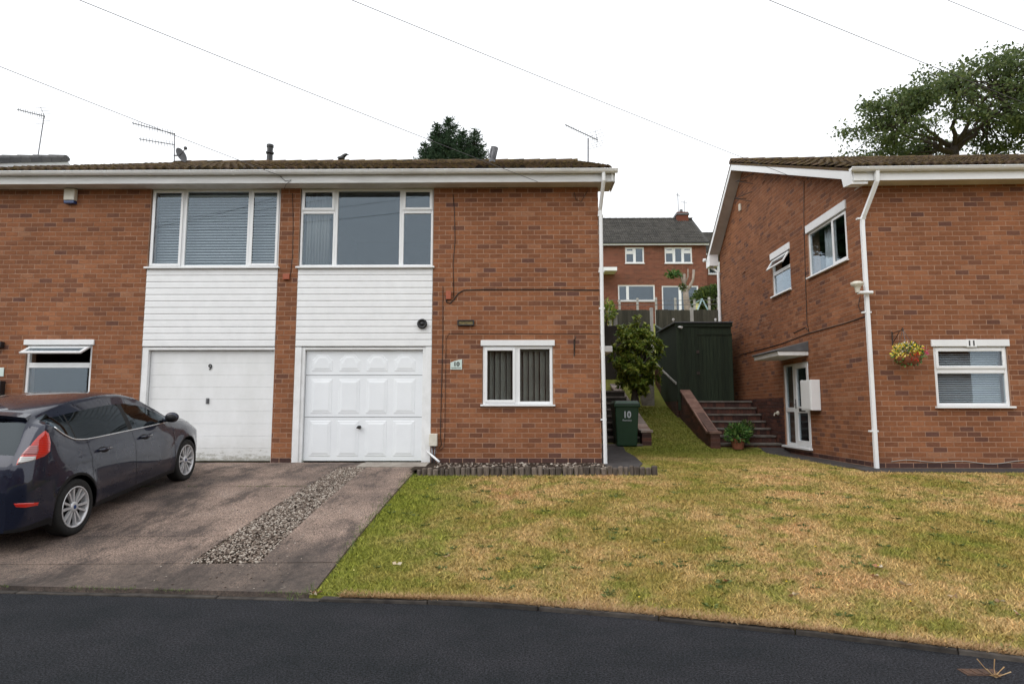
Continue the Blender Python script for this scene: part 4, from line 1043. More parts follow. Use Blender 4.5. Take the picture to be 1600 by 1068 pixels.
# ------------------------------------------------------------------ between the houses: steps, walls, bank
def brick_row_wall(name, base, label, x0, x1, y0, y1, ztop, zbot, mcap, cap=.05, bm='brick_dark', steps=False):
    """low garden wall along y with a sloping top: ztop(y)"""
    t = thing(name, base, label, 'wall'); b = MB()
    b.prism([(x0 + .006, y0 + .006, zbot), (x0 + .006, y1, zbot), (x0 + .006, y1, ztop(y1) - cap), (x0 + .006, y0 + .006, ztop(y0) - cap)], (x1 - x0 - .012, 0, 0)); w = b.build('wall_core', M['mortar_grey'], t)
    z = zbot; k = 0; bk = MB()
    while z < ztop(y1):
        y = y0 - (.11 if k % 2 else 0)
        while y < y1:
            a_, c_ = max(y, y0), min(y + BL, y1)
            if c_ - a_ > .04 and z + COURSE < min(ztop(a_), ztop(c_)) - cap + .03: bk.wbox(x0, x1, a_ + .005, c_ - .005, z + .005, z + COURSE - .005)
            y += BL
        z += COURSE; k += 1
    # end face bricks
    bk.build('brickwork', M[bm], t, fix=False)['kind'] = 'stuff'
    n = max(2, int((y1 - y0) / .24)); ys = np.linspace(y0 - .03, y1, n + 1)
    for a_, c_ in zip(ys, ys[1:]):
        q = MB(); q.prism([(x0 - .03, a_ + .004, ztop(max(a_, y0)) - cap), (x0 - .03, c_ - .004, ztop(c_) - cap), (x0 - .03, c_ - .004, ztop(c_) + .01), (x0 - .03, a_ + .004, ztop(max(a_, y0)) + .01)], (x1 - x0 + .06, 0, 0)); q.build('coping', M[mcap], t, bevel=.006)
    return t
M['cope'] = mat('pinkish_coping', (.27, .17, .135), (.18, .10, .08), 5, .85, .2, rvar=.25)
M['cope10'] = mat('pale_coping', (.34, .30, .27), (.22, .15, .12), 3, .85, .2, rvar=.35)
W11x = S11.P(4.2, 0, 0).x
def stairs(name, base, label, x0, x1, y0, going, rise, n, z0, mr='brick_dark', nose=.03):
    t = thing(name, base, label, 'steps')
    for i in range(n):
        za = z0 + i * rise; ya = y0 + i * going
        b = MB(); b.wbox(x0, x1, ya + .012, ya + going + .3, za - .25, za + rise - .045)
        # brick-on-edge riser
        x = x0 + .005
        while x < x1 - .05: b.wbox(x, min(x + .068, x1), ya, ya + .1, za + .004, za + rise - .05, 0); x += .076
        r_ = b.build('riser', M[mr], t)
        s = MB(); s.wbox(x0, x1, ya - nose, ya + going + .05, za + rise - .045, za + rise); s.build('tread', M['step'], t, bevel=.006)
    return t
zs0 = .66
p_b = at_y(1180, 700, 15.15)
stairs('garden_steps', (5.4, 15.1, zs0), 'brick and slab steps climbing beside house 11 to the shed', 4.62, S11.P(4.5, 0, 0).x - .02, 15.15, .30, .168, 7, zs0 + .0)
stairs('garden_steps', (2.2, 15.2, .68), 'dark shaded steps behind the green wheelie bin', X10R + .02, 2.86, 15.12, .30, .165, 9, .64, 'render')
st11 = brick_row_wall('stair_wall', (4.5, 15.1, .7), 'low brick wall with sloping coping beside the shed steps', 4.40, 4.62, 14.95, 17.75, lambda y: 1.10 + max(0, (y - 15.2)) * .44, .35, 'cope')
brick_row_wall('stair_wall', (2.98, 15.2, .7), 'brick pier and sloping coped wall right of the wheelie bin', 2.87, 3.09, 15.18, 20.2, lambda y: 1.12 + max(0, (y - 15.42)) * .27, .35, 'cope10')
# landing and shed
ls = MB(); ls.wbox(4.62, S11.P(7, 0, 0).x, 17.28, 20.5, .6, 1.83); lo = ls.build('landing', M['step']); tag(lo, kind="structure")
SY = 17.55
sx0, sx1 = at_y(1058, 560, SY).x, at_y(1145, 560, SY).x
sz0, sz1 = 1.84, at_y(1100, 503, SY).z
shed = thing('garden_shed', ((sx0 + sx1) / 2, SY, sz0), 'dark green timber shed at the top of the steps', 'shed')
b = MB(); b.wbox(sx0 + .02, sx1 - .01, SY + .03, SY + 2.2, sz0, sz1 - .04); b.build('shed_body', M['shed'], shed)
x = sx0; dx0 = at_y(1090, 560, SY).x
while x < sx1 - .02:
    q = MB(); q.wbox(x + .002, min(x + .098, sx1), SY + .006 + random.uniform(0, .004), SY + .028, sz0 - .25, sz1 - (.13 if x < dx0 else .32)); q.build('board', M['shed'], shed); x += .10
b = MB(); b.wbox(sx0 - .03, sx1 + .02, SY - .012, SY + .03, sz1 - .13, sz1 - .02); b.wbox(dx0 - .02, sx1, SY - .008, SY + .028, sz1 - .36, sz1 - .31); b.build('head_board', M['shed'], shed)
b = MB(); b.wbox(sx0 - .06, sx1 + .03, SY - .05, SY + 2.3, sz1 - .02, sz1 + .01); b.build('shed_roof', M['lead'], shed)
for zz_ in (.35, .62): q = MB(); q.wbox(dx0 - .03, dx0 + .05, SY - .012, SY + .004, sz0 + (sz1 - sz0) * zz_ - .04, sz0 + (sz1 - sz0) * zz_ + .04); q.build('hinge', M['iron'], shed)
q = MB(); cpx = at_y(1063, 511, SY - .1); q.lathe(cpx, (.5, -1, -.25), [(-.05, .0), (-.05, .03), (.06, .035), (.07, .0)], 12); q.tube([cpx, cpx + Vector((-.05, .12, .03))], .014, 6)
tag(q.build('security_camera', M['upvc'], base=cpx), 'small white camera on the dark green shed front', 'camera')
for pxx in (1052, 1118):
    c_ = at_y(pxx, 499, SY + .02); q = MB(); q.lathe(c_ - Vector((0, 0, .05)), (0, 0, 1), [(0, .02), (.03, .02), (.035, .035), (.07, .035), (.085, .0)], 10)
    tag(q.build('lamp_knob', M['upvc'], base=c_), 'small white cap light on the ' + ('outer corner of the green shed roof' if pxx == 1052 else 'middle of the green shed roof edge'), 'light', 'cap lights on the shed roof')
# green fence panel on brick wall left of the shed
gfx = 4.42
gp = thing('side_fence', (gfx, 18, 2.3), 'green timber side panel on the brick wall left of the shed', 'fence')
y = SY + .05; i = 0
while y < 20.6:
    z0_ = 2.30 + (y - SY) * .28; q = MB(); q.wbox(gfx - .02, gfx, y, y + .14, z0_, z0_ + 1.12); q.build('board', M['shed'], gp); y += .146
b = MB(); b.prism([(gfx - .06, SY, 2.28), (gfx - .06, 20.6, 3.13), (gfx - .06, 20.6, 3.19), (gfx - .06, SY, 2.34)], (.09, 0, 0)); b.build('rail', M['shed'], gp)
b = MB(); b.prism([(gfx - .05, SY, 3.40), (gfx - .05, 20.6, 4.26), (gfx - .05, 20.6, 4.32), (gfx - .05, SY, 3.46)], (.08, 0, 0)); b.build('rail', M['shed'], gp)
brick_row_wall('garden_wall', (4.4, 18, 1.5), 'brick retaining wall under the green side panel', 4.34, 4.50, 17.78, 20.6, lambda y: 2.28 + (y - SY) * .28, .8, 'post')
# dark rendered retaining wall behind, with stub wall
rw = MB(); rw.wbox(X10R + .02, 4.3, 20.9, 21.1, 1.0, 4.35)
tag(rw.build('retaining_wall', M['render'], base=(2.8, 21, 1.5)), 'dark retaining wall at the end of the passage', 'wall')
ps = MB(); ps.wbox(3.62, 3.98, 19.0, 19.35, 1.3, at_y(1020, 590, 19).z); 
tag(ps.build('concrete_block', M['conc'], base=(3.8, 19.2, 1.6), bevel=.02), 'pale concrete block at the top of the grass bank', 'block')
# rear close-board fence with concrete posts
FY = 22.4
fen = thing('board_fence', (8, FY, 3.2), 'dark close-board fence with pale concrete posts', 'fence')
ft = lambda px_: at_y(px_, 483, FY).z
xx = at_y(942, 500, FY).x; x_end = at_y(1150, 500, FY).x + .3
posts = [at_y(p, 500, FY).x for p in (953, 1018, 1081, 1146)]
while xx < x_end:
    if all(abs(xx + .05 - p) > .1 for p in posts):
        q = MB(); q.wbox(xx + .002, xx + .112, FY + random.uniform(0, .012), FY + .03, 2.6, ft(1000) - .02 + random.uniform(-.012, .012)); q.build('board', M['fence'], fen)
    xx += .11
for p in posts: q = MB(); q.wbox(p - .055, p + .055, FY - .05, FY + .06, 2.6, ft(1000) + .05); q.build('post', M['post'], fen, bevel=.01)
q = MB(); p = at_y(962, 520, 21.6); q.wbox(p.x - .06, p.x + .06, 21.55, 21.67, 3.0, at_y(962, 492, 21.6).z)
tag(q.build('fence_post', M['post'], base=(p.x, 21.6, 3), bevel=.01), 'short concrete post standing in front of the board fence', 'post')

# ------------------------------------------------------------------ the house on the hill behind
HYb = 43.0
def hb(x, y, Y=HYb): p = at_y(x, y, Y); return p.x, p.z
FB = Fr((0, HYb, 0), (1, 0, 0), (0, -1, 0))
bh = thing('brick_house', (9, HYb, 7.6), 'red-brown brick house with grey tiled roof on the hill behind the fence', 'house')
bx0, bx1 = 3.0, hb(1104, 420)[0]; ze_b = hb(1050, 383)[1]
ops = [(*hb(977, 411), *hb(1006, 386)), (*hb(1039, 411), *hb(1081, 386)), (*hb(966, 470), *hb(1023, 445)), (*hb(1035, 490), *hb(1091, 446))]
ops = [(a_, c_, b_, d_) for a_, b_, c_, d_ in ops]
RIDGE_U = 0
wall('wall', bh, FB, bx0, bx1, 6.9, ze_b + .02, ops, bmat='brick_far', plinth=0, thick=.3)
b = MB(); b.wbox(bx0, bx1, HYb + 7.5, HYb + 7.8, 7, ze_b); b.wbox(bx1 - .3, bx1, HYb + .31, HYb + 7.5, 7, ze_b); b.wbox(bx0, bx0 + .3, HYb + .31, HYb + 7.5, 7, ze_b); b.wbox(bx0 + .3, bx1 - .3, HYb + 2.8, HYb + 3, 7, ze_b); b.build('rear_wall', M['inner'], bh)
b = MB(); b.prism([(bx1 - .3, HYb, ze_b - .1), (bx1 - .3, HYb + 7.8, ze_b - .1), (bx1 - .3, HYb + 3.9, ze_b + 2.75)], (.3, 0, 0)); b.build('gable', M['brick_far'], bh)
rb_, zrb, _ = roof(bh, FB, bx0 - .2, bx1 + .2, ze_b + .1, 3.9, .69, 8.1, .69, 'tilegrey', eave=.3, budget=0)
b = MB(); b.box(FB, bx0 - .2, bx1 + .15, ze_b - .06, ze_b + .09, .25, .28); b.build('fascia', M['timberw'], bh)
b = MB(); b.box(FB, bx0 - .2, bx1 + .15, ze_b + .06, ze_b + .15, .285, .40); b.build('gutter', M['black'], bh)
cl = [[(0, .5, 0, .66, 'f'), (0, .5, .66, 1, 's'), (.5, 1, 0, 1, 'f')], [(0, .34, 0, .7, 'f'), (0, .34, .7, 1, 's'), (.34, .66, 0, 1, 'f'), (.66, 1, 0, .7, 'f'), (.66, 1, .7, 1, 's')], [(0, .26, 0, 1, 'f'), (.26, 1, 0, 1, 'f')], [(0, .5, 0, 1, 'f'), (.5, 1, 0, 1, 'f')]]
for o_, c_ in zip(ops, cl): window(bh, FB, o_[0], o_[1], o_[2], o_[3], c_, sill=.06, fw=.09, sw=.06, face=-.04, sill_out=.07)
cx_, cz_ = hb(1064, 335, HYb + 3.9)
b = MB(); b.wbox(cx_ - .42, cx_ + .42, HYb + 3.4, HYb + 4.3, zrb - .6, cz_ + .05); ch = b.build('chimney', M['brick_far'], bh)
b = MB(); b.wbox(cx_ - .48, cx_ + .48, HYb + 3.34, HYb + 4.36, cz_ - .18, cz_ - .05); b.lathe((cx_, HYb + 3.85, cz_ + .05), (0, 0, 1), [(0, .15), (.3, .12), (.3, .0)], 10); b.build('chimney_cap', M['lead'], ch)
b = MB(); a_, z_ = hb(950, 428); b.box(FB, a_ - 1.5, hb(960, 424)[0], z_ - .02, z_ + .22, .0, 1.2); b.build('flat_porch_roof', M['upvc'], bh)
# neighbour adjoining on the right, set back
nh = thing('brick_house', (15.5, 46.5, 8), 'brick house adjoining on the right behind the hedge', 'house')
FN = Fr((0, 46.5, 0), (1, 0, 0), (0, -1, 0)); nx0 = bx1 + .05; zen = at_y(1110, 398, 46.5).z
o_ = [at_y(1107, 428, 46.5), at_y(1132, 401, 46.5)]
wall('wall', nh, FN, nx0, nx0 + 9, 7.2, zen, [(o_[0].x, o_[1].x, o_[0].z, o_[1].z)], bmat='brick_far', plinth=0, thick=.3)
window(nh, FN, o_[0].x, o_[1].x, o_[0].z, o_[1].z, [(0, .62, 0, 1, 'f'), (.62, 1, 0, .7, 'f'), (.62, 1, .7, 1, 's')], sill=.06, fw=.09, face=-.04)
b = MB(); b.box(FN, nx0 + .3, nx0 + 9, 7.2, zen, -3, -2.8); b.build('rear_wall', M['inner'], nh)
roof(nh, FN, nx0 - .1, nx0 + 9.2, zen + .1, 3.4, .66, 7, .66, 'tilegrey', eave=.3, budget=0)
b = MB(); b.box(FN, nx0, nx0 + 9, zen - .08, zen + .09, .25, .28); b.build('fascia', M['upvc'], nh)
# ------------------------------------------------------------------ parked hatchback
M['paint'] = bpy.data.materials.new('dark_blue_grey_metallic'); nt, n, l, p = nodes(M['paint'])
p.inputs['Base Color'].default_value = (.012, .015, .032, 1); p.inputs['Metallic'].default_value = .35; p.inputs['Roughness'].default_value = .32
p.inputs['Coat Weight'].default_value = 1; p.inputs['Coat Roughness'].default_value = .03; p.inputs['Specular IOR Level'].default_value = .2
pos = n.new('ShaderNodeNewGeometry'); t = noise(n, l, pos, 9, 5, .7); r = ramp(n, [(.4, (.27, .27, .27)), (.7, (.42, .42, .42))]); l.new(t.outputs[0], r.inputs[0]); l.new(r.outputs[0], p.inputs['Roughness'])
M['tyre'] = mat('tyre_rubber', (.014, .014, .014), (.022, .021, .02), 30, .85, .3, bmp=.002)
M['alloy'] = mat('silver_alloy', (.62, .62, .63), (.54, .54, .55), 6, .3, .5, .4)
M['chrome'] = mat('chrome_trim', (.75, .75, .76), (.7, .7, .71), 6, .12, .5, 1)
M['bluelens'] = mat('blue_lens', (.02, .05, .16), (.015, .04, .13), 5, .2)
M['carblack'] = mat('car_black', (.006, .006, .007), (.009, .009, .01), 6, .55, .3)
def lamp_mat(name, c, rough=.12):
    m = bpy.data.materials.new(name); nt, n, l, p = nodes(m); p.inputs['Base Color'].default_value = (*c, 1); p.inputs['Roughness'].default_value = rough; p.inputs['Coat Weight'].default_value = 1; p.inputs['Coat Roughness'].default_value = .02
    w = n.new('ShaderNodeTexWave'); w.inputs['Scale'].default_value = 18; w.bands_direction = 'Z'; g_ = n.new('ShaderNodeNewGeometry'); l.new(g_.outputs['Position'], w.inputs['Vector']); r = ramp(n, [(0, tuple(x * .6 for x in c)), (1, c)]); l.new(w.outputs['Color'], r.inputs[0]); l.new(r.outputs[0], p.inputs['Base Color']); return m
M['redlens'] = lamp_mat('red_lens', (.62, .025, .015)); M['pinklens'] = lamp_mat('pink_lens', (.42, .12, .12)); M['clearlens'] = lamp_mat('clear_lens', (.62, .6, .58))
yr, yf = 7.16, 9.64
carx = -5.74
zr_, zf_ = h(carx, yr) + UP, h(carx, yf) + UP
cp_ = math.atan2(zf_ - zr_, yf - yr); FW = Vector((-.030, math.cos(cp_), math.sin(cp_))).normalized(); RT = Vector((FW.y, -FW.x, 0)).normalized(); UPV = RT.cross(FW)
WB = 2.489; XR, XF = .70, .70 + WB
CO = Vector((carx, yr, zr_)) - FW * XR
def W(x, y, z): return CO + FW * x + RT * y + UPV * z
def it(tab):
    xs, ys = zip(*tab)
    xs, ys = np.array(xs), np.array(ys)
    # smooth monotone cubic (Fritsch-Carlson)
    d = np.diff(ys) / np.diff(xs); m = np.zeros(len(xs)); m[1:-1] = [(0 if a * b <= 0 else 2 * a * b / (a + b)) for a, b in zip(d[:-1], d[1:])]; m[0] = d[0]; m[-1] = d[-1]
    def f(x):
        x = min(max(x, xs[0]), xs[-1]); i = min(int(np.searchsorted(xs, x, 'right')) - 1, len(xs) - 2); hh = xs[i + 1] - xs[i]; t = (x - xs[i]) / hh
        return float((1 + 2 * t) * (1 - t) ** 2 * ys[i] + t * (1 - t) ** 2 * hh * m[i] + t * t * (3 - 2 * t) * ys[i + 1] + t * t * (t - 1) * hh * m[i + 1])
    return f
ztop = it([(0, .66), (.03, .80), (.06, .90), (.11, 1.00), (.2, 1.14), (.30, 1.29), (.36, 1.385), (.42, 1.415), (.9, 1.462), (1.5, 1.478), (1.9, 1.455), (2.25, 1.375), (2.6, 1.20), (2.95, 1.03), (3.1, .985), (3.4, .93), (3.7, .82), (3.88, .68), (3.97, .52)])
zbelt = it([(0, .64), (.03, .76), (.06, .86), (.11, .96), (.2, 1.09), (.30, 1.215), (.38, 1.255), (.46, 1.235), (.62, 1.12), (.80, 1.03), (1.0, 1.0), (1.6, .975), (2.2, .95), (2.9, .925), (3.1, .905), (3.5, .84), (3.8, .70), (3.97, .47)])
zrail = it([(0, .65), (.03, .78), (.06, .88), (.11, .98), (.2, 1.115), (.30, 1.245), (.38, 1.29), (.46, 1.315), (.7, 1.36), (1.0, 1.39), (1.5, 1.40), (1.9, 1.38), (2.25, 1.30), (2.6, 1.135), (2.9, .955), (3.0, .932), (3.1, .915), (3.5, .85), (3.8, .71), (3.97, .48)])
wbelt = it([(0, .56), (.03, .65), (.06, .69), (.12, .725), (.3, .745), (.5, .76), (.8, .785), (1.5, .80), (2.5, .79), (3.0, .755), (3.5, .70), (3.8, .58), (3.97, .36)])
wrail = it([(0, .52), (.06, .63), (.15, .64), (.3, .615), (.5, .60), (.8, .60), (1.5, .605), (2.0, .60), (2.5, .65), (2.95, .735), (3.5, .67), (3.8, .55), (3.97, .33)])
wmax = it([(0, .62), (.03, .71), (.07, .765), (.14, .80), (.3, .835), (.6, .855), (1, .86), (2.5, .86), (3.2, .855), (3.6, .80), (3.85, .66), (3.97, .44)])
ARCH = .345; WZ = .305
def zbot(x):
    z = .235 if x < .35 else (.20 if x < 3.5 else .22)
    for xc in (XR, XF):
        if abs(x - xc) < ARCH: z = max(z, WZ + math.sqrt(ARCH ** 2 - (x - xc) ** 2))
    return z
SR_, WRW, RR = 14, 5, 8
def section(x, off=0.0):
    zb, zl, zr2, zt_ = zbot(x), zbelt(x), zrail(x), ztop(x); wm, wb_, wr2 = wmax(x), wbelt(x), wrail(x); P = []
    zb = min(zb, zl - .02)
    for i in range(SR_ + 1):
        s = i / SR_; z = zb + s * (zl - zb)
        k = min(max((z - .66) / max(zl - .66, .02), 0), 1)
        w_ = wm - (wm - wb_) * (k ** 1.7) - .035 * max(0, (.42 - z) / .22) ** 1.3
        w_ += .010 * math.exp(-((z - .80) / .035) ** 2) * min(1, max(0, (x - .35) / .4)) * (1 if x < 3.2 else max(0, 1 - (x - 3.2) / .4))
        for xc in (XR, XF):                                  # wheel arch lip
            d_ = math.hypot(x - xc, z - WZ)
            w_ += .012 * math.exp(-((d_ - ARCH - .02) / .05) ** 2)
        P.append((w_, z))
    for i in range(1, WRW + 1):
        s = i / WRW; P.append((wb_ + (wr2 - wb_) * (s ** 1.15), zl + (zr2 - zl) * s))
    for i in range(1, RR + 1):
        a = math.pi / 2 * i / RR; P.append((wr2 * math.cos(a) ** .8 if i < RR else 0, zr2 + (zt_ - zr2) * math.sin(a) ** .75))
    return P
base = list(np.arange(0, 3.97, .045)) + [3.97, .01, .02, .03, .045, .06, .08, .11]
for xc in (XR, XF): base += list(xc + ARCH * np.sin(np.linspace(-math.pi / 2, math.pi / 2, 25))) + [xc - ARCH - .004, xc + ARCH + .004]
GAPS = [.985, 1.86, 2.83]
base = [x for x in base if all(abs(x - g_) > .014 for g_ in GAPS)]
for g_ in GAPS: base += [g_ - .004, g_ + .004]
XS = sorted(set(round(float(x), 4) for x in base if 0 <= x <= 3.97))
SEC = [section(x) for x in XS]; NPTS = len(SEC[0])
car = thing('parked_car', W(1.9, 0, 0), 'dark blue-grey hatchback parked nose-in on the drive of number 9', 'car')
def is_glass(i, j):
    x = (XS[i] + XS[i + 1]) / 2
    if SR_ <= j < SR_ + WRW:
        if .47 < x < 2.86 and zrail(x) - zbelt(x) > .03:
            if j == SR_ + WRW - 1 and x > .6: return None      # roof rail frame
            if x < .80: return 'quarter'
            if .84 < x < 1.80: return 'rear'
            if 1.90 < x < 2.86: return 'front'
            return 'pillar'
    if j >= SR_ + WRW + 1 and 2.2 < x < 2.93: return 'screen'
    if j >= SR_ + WRW + 1 and .115 < x < .31: return 'hatch'
    return None
groups = {}
for side in (1, -1):
    for i in range(len(XS) - 1):
        for j in range(NPTS - 1):
            k = is_glass(i, j); x = (XS[i] + XS[i + 1]) / 2
            if k is None:
                if j < SR_ and 1 <= j and any(abs(x - g_) < .004 for g_ in GAPS): k = 'gap'
                elif j < SR_ and j >= 1 and GAPS[0] < x < GAPS[1]: k = ('door_r', side)
                elif j < SR_ and j >= 1 and GAPS[1] < x < GAPS[2]: k = ('door_f', side)
                elif j < 1: k = ('sill', 0)
                else: k = ('body', 0)
            elif k == 'screen' or k == 'hatch': k = (k, 0)
            else: k = (k, side)
            groups.setdefault(k, []).append((side, i, j))
def car_mesh(name, faces, m, parent, off=0.0, smooth=True, extra=None):
    idx = {}; V = []; F = []
    def vid(side, i, j):
        s = 0 if j == NPTS - 1 else side
        if (s, i, j) not in idx:
            y, z = SEC[i][j]; sc_ = 1 - off / .8; idx[(s, i, j)] = len(V); V.append(W(XS[i] if off == 0 else .03 + XS[i] * .985, side * y * sc_, z - off * .6 * (z > .9)))
        return idx[(s, i, j)]
    for side, i, j in faces:
        f = [vid(side, i, j), vid(side, i + 1, j), vid(side, i + 1, j + 1), vid(side, i, j + 1)]
        f = list(dict.fromkeys(f)); F.append(tuple(f if side > 0 else f[::-1]))
    b = MB(); b.v = [tuple(v) for v in V]; b.f = F; b.m = [0] * len(F)
    if extra: extra(b)
    return b.build(name, m, parent, smooth=smooth, fix=False)
def caps(b):
    for i in (0, len(XS) - 1):
        b.add([W(XS[i], y, z) for y, z in SEC[i]] + [W(XS[i], -y, z) for y, z in SEC[i][::-1]], [tuple(range(2 * NPTS))])
body = car_mesh('body', groups[('body', 0)], M['paint'], car, extra=caps)
for side in (1, -1):
    for kk in ('door_r', 'door_f'):
        dd = car_mesh('door', groups[(kk, side)], M['paint'], car)
        hx_ = 1.12 if kk == 'door_r' else 2.0
        q = MB(); zh = .845; wy = (wmax(hx_) - .01)
        q.tube([W(hx_ - .01, side * (wy - .02), zh), W(hx_ + .02, side * (wy + .03), zh + .005), W(hx_ + .18, side * (wy + .03), zh), W(hx_ + .21, side * (wy - .02), zh - .004)], [.014, .018, .018, .014], 8); q.build('handle', M['paint'], dd, smooth=True)
        q = MB(); q.ball(W(hx_ + .1, side * (wy - .014), zh - .01), .1, 12, 8, sc=(.25, 1, .38)); q.build('handle_cup', M['carblack'], dd, smooth=True)
    for kk, nm, mm in (('quarter', 'quarter_window', 'cartint'), ('rear', 'rear_side_window', 'cartint'), ('front', 'front_side_window', 'carglass')): car_mesh(nm, groups[(kk, side)], M[mm], car)
    for lo_, hi_ in ((.7, .9), (1.7, 2.0)): car_mesh('window_pillar', [f for f in groups[('pillar', side)] if lo_ < XS[f[1]] < hi_], M['carblack'], car)
    # chrome strip under the windows
    q = MB(); q.tube([W(x, side * (wbelt(x) + .004), zbelt(x) + .002) for x in np.arange(.50, 2.88, .06)], .009, 6); q.build('window_trim', M['chrome'], car, smooth=True)
    # mirror
    q = MB(); mx = 2.62; q.ball(W(mx, side * .93, 1.02), .1, 12, 8, sc=(.95, .75, .72)); q.tube([W(mx + .04, side * .78, .965), W(mx, side * .88, .985)], .028, 6); mo = q.build('door_mirror', M['paint'], car, smooth=True)
    q = MB(); q.ball(W(mx - .035, side * .935, 1.015), .085, 10, 6, sc=(.95, .62, .7)); q.build('mirror_glass', M['carblack'], mo, smooth=True)
    q = MB(); q.box(Fr(W(mx, side * 1.004, 1.01), FW, RT * side), -.035, .04, -.008, .008, -.012, .002); q.build('indicator', M['pinklens'], mo)
car_mesh('sill_trim', groups[('sill', 0)], M['carblack'], car)
car_mesh('windscreen', groups[('screen', 0)], M['carglass'], car)
car_mesh('rear_window', groups[('hatch', 0)], M['cartint'], car)
inn = [f for k_, fs in groups.items() if k_ not in ('gap',) and (k_ == 'gap' or k_[0] in ('body', 'sill', 'door_r', 'door_f')) for f in fs] + groups.get('gap', [])
car_mesh('lining', inn, M['carblack'], car, off=.03)
# spoiler lip over the rear window
q = MB(); pts = []
for y in np.linspace(-.60, .60, 17): pts.append((W(.40, y, 1.40 - .035 * (y / .6) ** 2 + .006), W(.235 + .06 * (y / .6) ** 2, y * 1.02, 1.395 - .05 * (y / .6) ** 2), W(.26 + .06 * (y / .6) ** 2, y * 1.02, 1.355 - .05 * (y / .6) ** 2), W(.36, y, 1.345 - .03 * (y / .6) ** 2)))
q.add([v for s_ in pts for v in s_], [(i * 4 + k, i * 4 + (k + 1) % 4, (i + 1) * 4 + (k + 1) % 4, (i + 1) * 4 + k) for i in range(16) for k in range(4)] + [(0, 1, 2, 3), (64, 65, 66, 67)])
q.build('spoiler', M['paint'], car, smooth=False)
# underside, wheel wells, seats, dashboard
q = MB(); fr_ = Fr(CO, FW, RT)
def cbox(b, x0, x1, y0, y1, z0, z1): b.prism([W(x0, y0, z0), W(x1, y0, z0), W(x1, y1, z0), W(x0, y1, z0)], UPV * (z1 - z0))
cbox(q, .3, 3.6, -.55, .55, .2, .42); cbox(q, 1.1, 2.8, -.8, .8, .2, .3)
for xc in (XR, XF): cbox(q, xc - .38, xc + .38, -.60, .60, .3, .72)
q.build('underbody', M['carblack'], car)
M['seat'] = mat('seat_cloth', (.03, .03, .032), (.04, .04, .043), 8, .9)
for yy in (-.37, .37):
    for xx_, sc_ in ((1.75, 1), (.95, .9)):
        q = MB(); q.prism([W(xx_, yy - .24, .5), W(xx_ + .10, yy - .24, .5), W(xx_ - .05, yy - .22, 1.08), W(xx_ - .14, yy - .22, 1.08)], RT * .47); q.prism([W(xx_ - .08, yy - .12, 1.12), W(xx_ - .0, yy - .12, 1.12), W(xx_ - .03, yy - .12, 1.28), W(xx_ - .1, yy - .12, 1.28)], RT * .24); cbox(q, xx_ + .05, xx_ + .5, yy - .24, yy + .24, .42, .56); q.build('seat', M['seat'], car, bevel=.03)
q = MB(); cbox(q, 2.45, 2.9, -.7, .7, .6, .93); q.build('dashboard', M['seat'], car, bevel=.05)
q = MB(); pts = [W(2.38 + .05 * math.sin(a), .36 + .18 * math.cos(a), .93 + .17 * math.sin(a)) for a in np.linspace(0, 2 * math.pi, 25)]; q.tube(pts, .015, 6); q.build('steering_wheel', M['carblack'], car, smooth=True)
# wheels
def wheel(xc, side):
    c = W(xc, side * .76, WZ); ax = RT * side
    R0 = .305; q = MB(); prof = [(-.09, .20), (-.095, .26), (-.085, R0 - .008), (-.06, R0), (.06, R0), (.085, R0 - .008), (.096, R0 - .04), (.094, .235), (.085, .222)]
    q.lathe(c, ax, prof, 40)
    w_ = q.build('wheel', M['tyre'], car, smooth=True)
    q = MB(); q.lathe(c, ax, [(.083, .226), (.092, .222), (.09, .210), (.06, .204), (-.05, .19)], 40); q.lathe(c, ax, [(.02, .0), (.02, .19)], 24, m=1)
    rim = q.build('rim', [M['alloy'], M['carblack']], w_, smooth=True, fix=False)
    for k in range(12):
        a = 2 * math.pi * k / 12 + (.05 if k % 2 else -.05); er = UPV * math.sin(a) + FW * math.cos(a); et = ax.cross(er); s = MB()
        def Q(r, t, n_): return c + er * r + et * t + ax * n_
        s.add([Q(.045, -.009, .07), Q(.045, .009, .07), Q(.205, .013, .082), Q(.205, -.013, .082), Q(.045, -.011, .045), Q(.045, .011, .045), Q(.205, .015, .055), Q(.205, -.015, .055)], [(0, 1, 2, 3), (0, 4, 5, 1), (1, 5, 6, 2), (2, 6, 7, 3), (3, 7, 4, 0)])
        s.build('spoke', M['alloy'], w_)
    q = MB(); q.lathe(c, ax, [(.05, .06), (.074, .058), (.078, .03), (.078, .0)], 20); q.build('hub', M['alloy'], w_, smooth=True); q = MB(); q.lathe(c, ax, [(.0785, .024), (.081, .022), (.081, 0)], 16); q.build('badge', M['bluelens'], w_)
for xc in (XR, XF):
    for side in (1, -1): wheel(xc, side)
